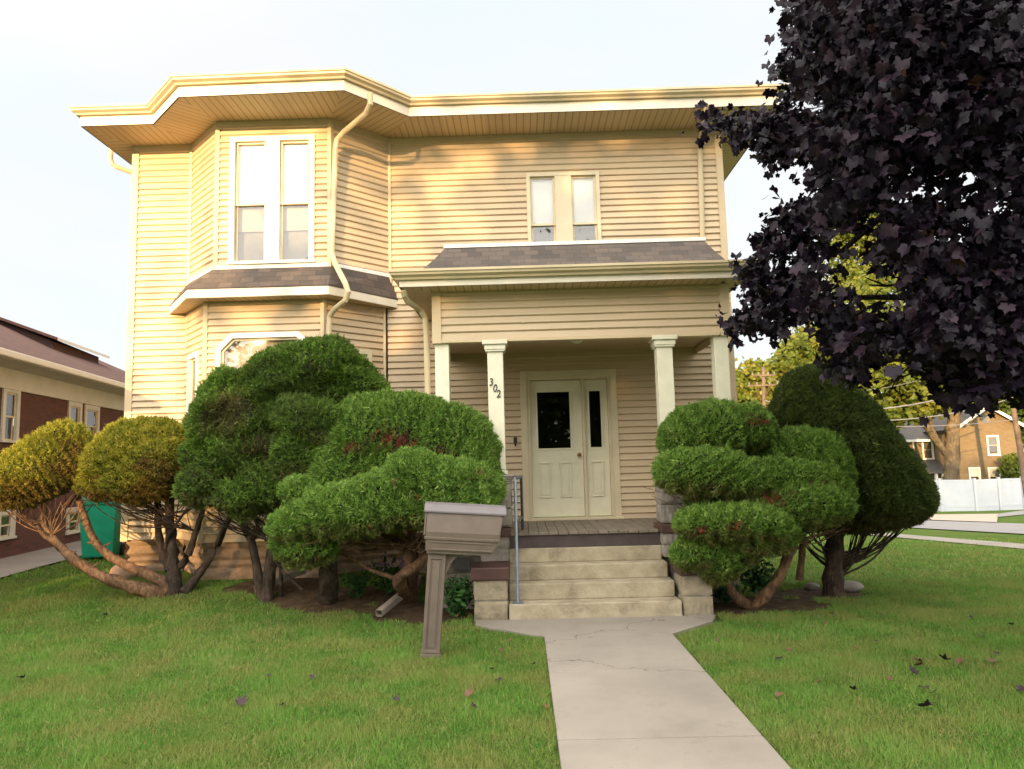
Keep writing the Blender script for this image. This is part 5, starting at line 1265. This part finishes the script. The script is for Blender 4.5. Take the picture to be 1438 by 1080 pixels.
# street tree in front of the tan house
def tree_custom(name, px, base_py, Y, label, stems, crowns, m, leaf=.34, group=None, per=64, n=44):
    b = at(px, base_py, Y); r = thing(name, b, label, 'tree', group); mb = MB()
    for pts, rad in stems: poly(mb, [at(x_, y_, Y+dy) for x_, y_, dy in pts], rad, 10)
    mb.build('trunk', M['bark_tree'], r)
    Ps = []; ts = []
    for (cx_, cy_, rx, ry) in crowns:
        c = np.array(at(cx_, cy_, Y)); k = Y/F
        d = unit(rng.normal(size=(n, 3)))*rng.uniform(.3, 1, (n, 1))**.5*np.array([rx*k, (rx+ry)*.5*k, ry*k])
        P = (c+d)[:, None, :]+rng.normal(size=(n, per, 3))*np.array([1, 1, .7])*min(rx, ry)*k*.22
        Ps.append(P.reshape(-1, 3)); ts.append(np.clip(np.repeat(rng.uniform(.15, .85, n), per)+.18*rng.normal(size=n*per), 0, 1))
    P = np.concatenate(Ps); t = np.concatenate(ts); nn = unit(rng.normal(size=P.shape)+np.array([-.2, -.5, .5]))
    V, Fc = inst(CARD_V, CARD_F, P, rotmats(nn), leaf*rng.uniform(.6, 1.3, len(P)))
    npmesh('crown', V, Fc, M[m], r, {'tint': np.repeat(t, 4), 'dead': np.zeros(len(Fc))}); return r
tree_custom('street_tree', 1335, 712, 49.5, 'thick trunked yellow green tree in front of the tan house', [
    ([(1335, 716, 0), (1336, 660, 0), (1337, 610, 0), (1340, 570, 0), (1345, 500, 0)], [.50, .45, .42, .36, .2]),
    ([(1330, 640, 0), (1310, 612, -.5), (1296, 590, -1), (1285, 560, -1), (1270, 520, -1)], [.24, .2, .18, .14, .08]),
    ([(1322, 628, 0), (1308, 600, .5), (1303, 570, .5), (1300, 520, .5)], [.16, .14, .12, .06])],
    [(1245, 555, 60, 42), (1310, 540, 60, 40), (1270, 500, 70, 45), (1360, 520, 55, 40), (1330, 470, 70, 55), (1280, 430, 80, 60), (1240, 590, 22, 14)], 'yellowleaf')
tree_custom('background_tree', 1065, 640, 58, 'yellow green tree behind the porch corner and utility pole', [([(1062, 650, 0), (1062, 600, 0), (1060, 540, 0)], [.4, .35, .2])],
    [(1055, 545, 36, 34), (1040, 565, 26, 40), (1100, 535, 44, 32), (1075, 580, 50, 34), (1125, 510, 40, 36), (1140, 545, 40, 30), (1050, 600, 40, 26)], 'yellowleaf')
tree_custom('background_tree', 1165, 640, 64, 'tall yellow green tree rising behind the teardrop yew', [([(1165, 650, 0), (1165, 590, 0), (1168, 500, 0)], [.45, .4, .25])],
    [(1160, 488, 50, 34), (1200, 440, 60, 60), (1240, 490, 55, 50), (1225, 370, 60, 60), (1190, 520, 60, 40), (1150, 530, 40, 36), (1215, 310, 45, 40)], 'yellowleaf')
tree_custom('background_tree', 1450, 650, 66, 'dull green tree behind the tan house roof on the far right', [([(1455, 660, 0), (1450, 560, 0)], [.4, .3])],
    [(1440, 560, 40, 50), (1420, 600, 25, 35), (1480, 520, 60, 70), (1400, 540, 45, 30)], 'greenleaf')
tree_custom('background_tree', 1265, 650, 70, 'green tree filling in behind the street tree limbs', [([(1265, 660, 0), (1265, 580, 0)], [.4, .3])],
    [(1265, 590, 50, 30), (1320, 580, 40, 26), (1225, 600, 40, 30), (1290, 560, 60, 34)], 'greenleaf')
tree_custom('bush', 1428, 690, 52.5, 'dark green bush against the right end of the tan house', [([(1428, 716, 0), (1428, 680, 0)], [.1, .06])], [(1426, 655, 16, 18), (1430, 680, 18, 24), (1418, 690, 10, 14)], 'greenleaf', leaf=.2)

# utility poles and wires
up = at(1072, 640, 46); upole = thing('utility_pole', up, 'wooden utility pole with crossarms among yellow trees', 'utility pole')
mb = MB(); mb.tube([at(1075, 680, 46), at(1072, 516, 46)], [.14, .10], 10); mb.build('pole', M['wood_pole'], upole)
for y_, w_ in ((527, 17), (541, 22)):
    a, b = at(1072-w_, y_+1, 45.85), at(1072+w_, y_-.5, 45.85); mb = MB(); mb.bar(a, b, .09, .09); mb.build('crossarm', M['wood_pole'], upole)
    for t in (.05, .3, .7, .95):
        p = a.lerp(b, t); mb = MB(); mb.tube([p+Vector((0, 0, .06)), p+Vector((0, 0, .22))], [.05, .03], 8); mb.build('insulator', M['cable'], upole)
for (x0_, y0_, x1_, y1_) in ((1066, 545, 1060, 575), (1060, 535, 1070, 562), (1084, 535, 1073, 562)):
    mb = MB(); mb.tube([at(x0_, y0_, 45.9), at(x1_, y1_, 45.9)], .03, 6); mb.build('brace', M['wood_pole'], upole)
lp = thing('utility_pole', at(1440, 705, 45), 'leaning wooden utility pole at the right end of the tan house', 'utility pole')
mb = MB(); mb.tube([at(1444, 712, 45), at(1434, 640, 45), at(1424, 580, 45), at(1415, 520, 45)], [.17, .16, .15, .13], 10); mb.build('pole', M['wood_pole'], lp)
for (a, b, c, r_, lab) in (((1072, 562, 46), (1240, 574, 44), (1440, 523, 45), .042, 'thick pale overhead cable crossing the yellow trees'), ((1072, 575, 46), (1255, 590, 44), (1430, 556, 45), .034, 'grey overhead cable just under the pale thick cable'), ((1072, 590, 46), (1270, 599, 44), (1432, 588, 45), .024, 'thin overhead wire passing in front of the tan house gable'), ((1072, 528, 46), (1240, 545, 44), (1438, 470, 45), .014, 'thin high wire from the crossarm over the trees')):
    pts = [at(*a), at(*b), at(*c)]; mb = MB(); P3 = []
    for i in range(21):
        t = i/20; P3.append(pts[0]*(1-t)*(1-2*t)+pts[1]*4*t*(1-t)+pts[2]*t*(2*t-1))
    mb.tube(P3, r_, 6); tag(mb.build('overhead_cable', M['cable'], origin=pts[1]), lab, 'cable')

# trees across the road behind the viewpoint: they shade the lawn and porch in the low sun
for i, (x, y, h_, cr, zl, lab) in enumerate(((-13.6, -30, 14.6, 4.4, .1, 'tall leafy tree across the road facing the bay'), (-7.0, -31, 16.2, 4.9, .1, 'tall leafy tree across the road facing the mailbox'), (.2, -30, 16.2, 4.9, .1, 'tall leafy tree across the road facing the porch'), (7.6, -31, 15.8, 4.8, .1, 'tall leafy tree across the road facing the right lawn'), (-19.6, -30, 6.9, 4.0, .05, 'low bushy tree added across the road to shade the left lawn'))):  # the low tree is added to keep sun off the left lawn
    leafy_tree('road_tree', (x, y, 0), h_, cr, lab, 'tree', 'greenleaf', nclump=240, per=60, leaf=.36, trunk_r=.3, zlow=zl, group='trees across the road', seed=40+i)

hd = np.stack([rng.uniform(-26, 16, 15000), rng.normal(-26.5, .5, 15000), rng.uniform(.05, 1, 15000)**.8*3.9], 1); hd[:, 2] *= 1+.12*vnoise(hd, .8, 4)  # leafy row added out of view to darken the door glass reflection
V, Fc = inst(CARD_V, CARD_F, hd, rotmats(unit(rng.normal(size=hd.shape)+np.array([0, .6, .3]))), .3*rng.uniform(.6, 1.3, len(hd)))
tag(npmesh('hedge', V, Fc, M['greenleaf'], None, {'tint': np.repeat(rng.random(len(hd)), 4), 'dead': np.zeros(len(Fc))}, origin=(-5, -26.5, 0)), 'long leafy hedge added behind the viewpoint to darken the door glass', 'hedge')

# ------------------------------------------------------------------ grass and fallen leaves
def grass(n, x0, x1, y0, y1, L, Wd):
    x = rng.uniform(x0, x1, n); y = rng.uniform(y0, y1, n)
    k = np.abs(x) < (y*.78+.6); we = .028*vnoise(np.stack([y, y*0, x*0], 1), 9, 4)-.012; k &= ~((x > .18+we) & (x < 1.48-we) & (y < 7.65)); k &= ~((y > 7.6) & (y < 8.55) & (x > .18-(y-7.6)*1.25) & (x < 1.48+(y-7.6)*1.1) & (x > -.6) & (x < 2.17))
    k &= ~((x > -.62) & (x < 2.16) & (y > 8.4) & (y < 12)); k &= ~((y > 10.2) & (x > -6.05) & (x < 3.3)); k &= ~((x < -7.98-.13*(y-14)) & (y > 4))
    x, y = x[k], y[k]; s = soil(x, y)+.45*vnoise(np.stack([x, y, 0*x], 1), 5, 3); kk = s < .55; x, y = x[kk], y[kk]
    def side(l0, l1, x, y): return (l1.x-l0.x)*(y-l0.y)-(l1.y-l0.y)*(x-l0.x)
    on = (side(*sw[0], x, y) > 0) & (side(*sw[1], x, y) < 0) | (side(*rd[0], x, y) > 0) & (side(*rd[1], x, y) < 0); x, y = x[~on], y[~on]
    P = np.stack([x, y, hgt(x, y)-.012], 1); m_ = len(P)
    up_ = unit(np.array([[0, 0, 1.]])+rng.normal(size=(m_, 3))*np.array([.55, .55, .1])); sd = unit(np.cross(up_, rng.normal(size=(m_, 3))))
    ln = vnoise(P, 2.2, 8); l = L*np.clip(.85+.35*ln+.2*vnoise(P, 7, 19)+.3*rng.normal(size=m_), .25, 2)[:, None]; w = Wd*rng.uniform(.6, 1.3, (m_, 1))
    V = np.stack([P-sd*w*.5, P+sd*w*.5, P+up_*l], 1).reshape(-1, 3)
    t = np.clip(.45+.22*ln+.14*vnoise(P, 7, 19)+.2*rng.normal(size=m_), 0, 1); pt = vnoise(P, 1.1, 17)*.6+vnoise(P, 3.7, 18)*.4; d_ = (rng.random(m_) < .06+.30*np.clip(pt-.25, 0, 1))*.85
    return V, t, d_
G = [grass(420000, -5.5, 5.5, 3.9, 7.2, .045, .006), grass(330000, -8.5, 9.5, 7.2, 10.5, .05, .008), grass(140000, -10, 16, 10.5, 19, .055, .014)]
V = np.concatenate([g[0] for g in G])
gb = npmesh('grass', V, np.arange(len(V)).reshape(-1, 3), M['grass'], None, {'tint': np.concatenate([g[1] for g in G]), 'dead': np.concatenate([g[2] for g in G])})
tag(gb, kind='stuff')
def leaf_proto(nm, curl, m):
    V = MAPLE_V.copy(); r2 = V[:, 0]**2+V[:, 1]**2; V[:, 2] = curl*r2+.25*np.sin(V[:, 0]*3+1)*V[:, 1]; V[:, 2] -= V[:, 2].min()
    return npmesh(nm, V, MAPLE_F, m).data
protos = {}
def fallen(px, py, size, kind):
    p = hit(px, py); key = (kind, random.randrange(3))
    if key not in protos:
        me = leaf_proto('fallen_leaf', (.35, .7, .15)[key[1]], M['leaf_purple' if kind == 'p' else 'leaf_tan']); protos[key] = me
        o = [x for x in COL.objects if x.data == me][0]
    else: o = bpy.data.objects.new('fallen_leaf', protos[key]); COL.objects.link(o)
    o.location = (p.x, p.y, p.z+.03+(-.02 if .1 < p.x < 1.5 else 0)); o.scale = (size, size*random.uniform(.7, 1), size*1.1); o.rotation_euler = (random.uniform(-.35, .35), random.uniform(-.35, .35), random.uniform(0, 6.28))
    tag(o, 'dark purple maple leaf fallen on the lawn' if kind == 'p' else 'dry rusty brown leaf fallen on the lawn', 'leaf', 'dark purple fallen leaves' if kind == 'p' else 'rusty brown fallen leaves')
for px, py, s, k in ((148, 868, .06, 'p'), (338, 995, .06, 'p'), (32, 958, .05, 'p'), (396, 997, .03, 'p'), (437, 957, .04, 'p'), (376, 955, .03, 'p'), (556, 990, .03, 'p'), (658, 984, .055, 't'), (666, 1000, .035, 'p'), (704, 918, .035, 't'), (700, 960, .04, 'p'), (768, 995, .035, 't'), (690, 945, .03, 't'), (750, 938, .03, 'p'), (995, 996, .02, 't'), (1093, 931, .05, 'p'), (1168, 866, .035, 't'), (1290, 940, .06, 't'), (1285, 952, .05, 'p'), (1300, 1000, .075, 'p'), (1327, 932, .055, 'p'), (1348, 937, .05, 't'), (1396, 935, .07, 't'), (1380, 898, .05, 'p'), (1248, 960, .045, 't'), (1310, 980, .05, 'p'), (1298, 972, .05, 'p'), (1199, 975, .04, 'p'), (1095, 983, .045, 't'), (1203, 917, .03, 't'), (1420, 882, .04, 'p'), (1304, 838, .04, 'p'), (1362, 872, .04, 'p'), (1402, 924, .035, 'p'), (1436, 975, .05, 'p'), (1110, 918, .03, 't'), (1150, 965, .03, 't'), (1008, 905, .03, 't'), (1292, 934, .05, 't'), (1230, 905, .03, 'p'), (640, 870, .03, 't'), (625, 885, .03, 't'), (668, 890, .03, 't'), (718, 905, .025, 't'), (600, 878, .03, 't'), (1160, 880, .03, 't'), (1240, 870, .03, 't')):
    fallen(px, py, s, k)

# ------------------------------------------------------------------ light
EL, AZ = R(10.0), R(20.0)
sd_ = Vector((-math.sin(AZ)*math.cos(EL), -math.cos(AZ)*math.cos(EL), math.sin(EL)))
sl_ = bpy.data.lights.new('sun', 'SUN'); sl_.energy = 3.2; sl_.angle = R(.5); sl_.color = (1, .63, .29)
so_ = bpy.data.objects.new('sun', sl_); COL.objects.link(so_); so_.rotation_euler = (-sd_).to_track_quat('-Z', 'Y').to_euler()
wd = bpy.data.worlds.new('World'); scene.world = wd; wd.use_nodes = True; nt = wd.node_tree; bg = nt.nodes['Background']
sk_ = N(nt, 'ShaderNodeTexSky', sky_type='NISHITA'); sk_.sun_disc = False; sk_.sun_elevation = EL; sk_.sun_rotation = math.atan2(sd_.x, sd_.y); sk_.air_density = 1; sk_.dust_density = 2.5
tcg = coords(nt, 'Generated')
cn = noise(nt, coords(nt, 'Generated', (1, 1, 2.5)), 1.6, 5, .55)
dt = N(nt, 'ShaderNodeVectorMath', operation='DOT_PRODUCT'); nt.links.new(tcg, dt.inputs[0]); dt.inputs[1].default_value = (-math.sin(AZ)*.62, -math.cos(AZ)*.62, .68)
mr = N(nt, 'ShaderNodeMapRange', interpolation_type='SMOOTHSTEP'); nt.links.new(dt.outputs['Value'], mr.inputs[0])
mr.inputs[1].default_value = -.08; mr.inputs[2].default_value = .95
front = mixc(nt, ramp(nt, cn, [(.35, (0, 0, 0)), (.6, (1, 1, 1))]), (2.72, 3.02, 3.05), (3.05, 3.06, 3.08))
cloud = mixc(nt, mr.outputs[0], front, (15.2, 14.5, 13.3))      # thin bright cloud, brightest high on the sun side, shaped to light from above
col = mixc(nt, .93, sk_.outputs[0], cloud)
nt.links.new(col, bg.inputs['Color']); bg.inputs['Strength'].default_value = .1
scene.view_settings.view_transform = 'Standard'; scene.view_settings.look = 'None'; scene.view_settings.gamma = 1; scene.view_settings.exposure = 1.72
scene.cycles.max_bounces = 8; scene.cycles.transparent_max_bounces = 12; scene.cycles.use_denoising = True
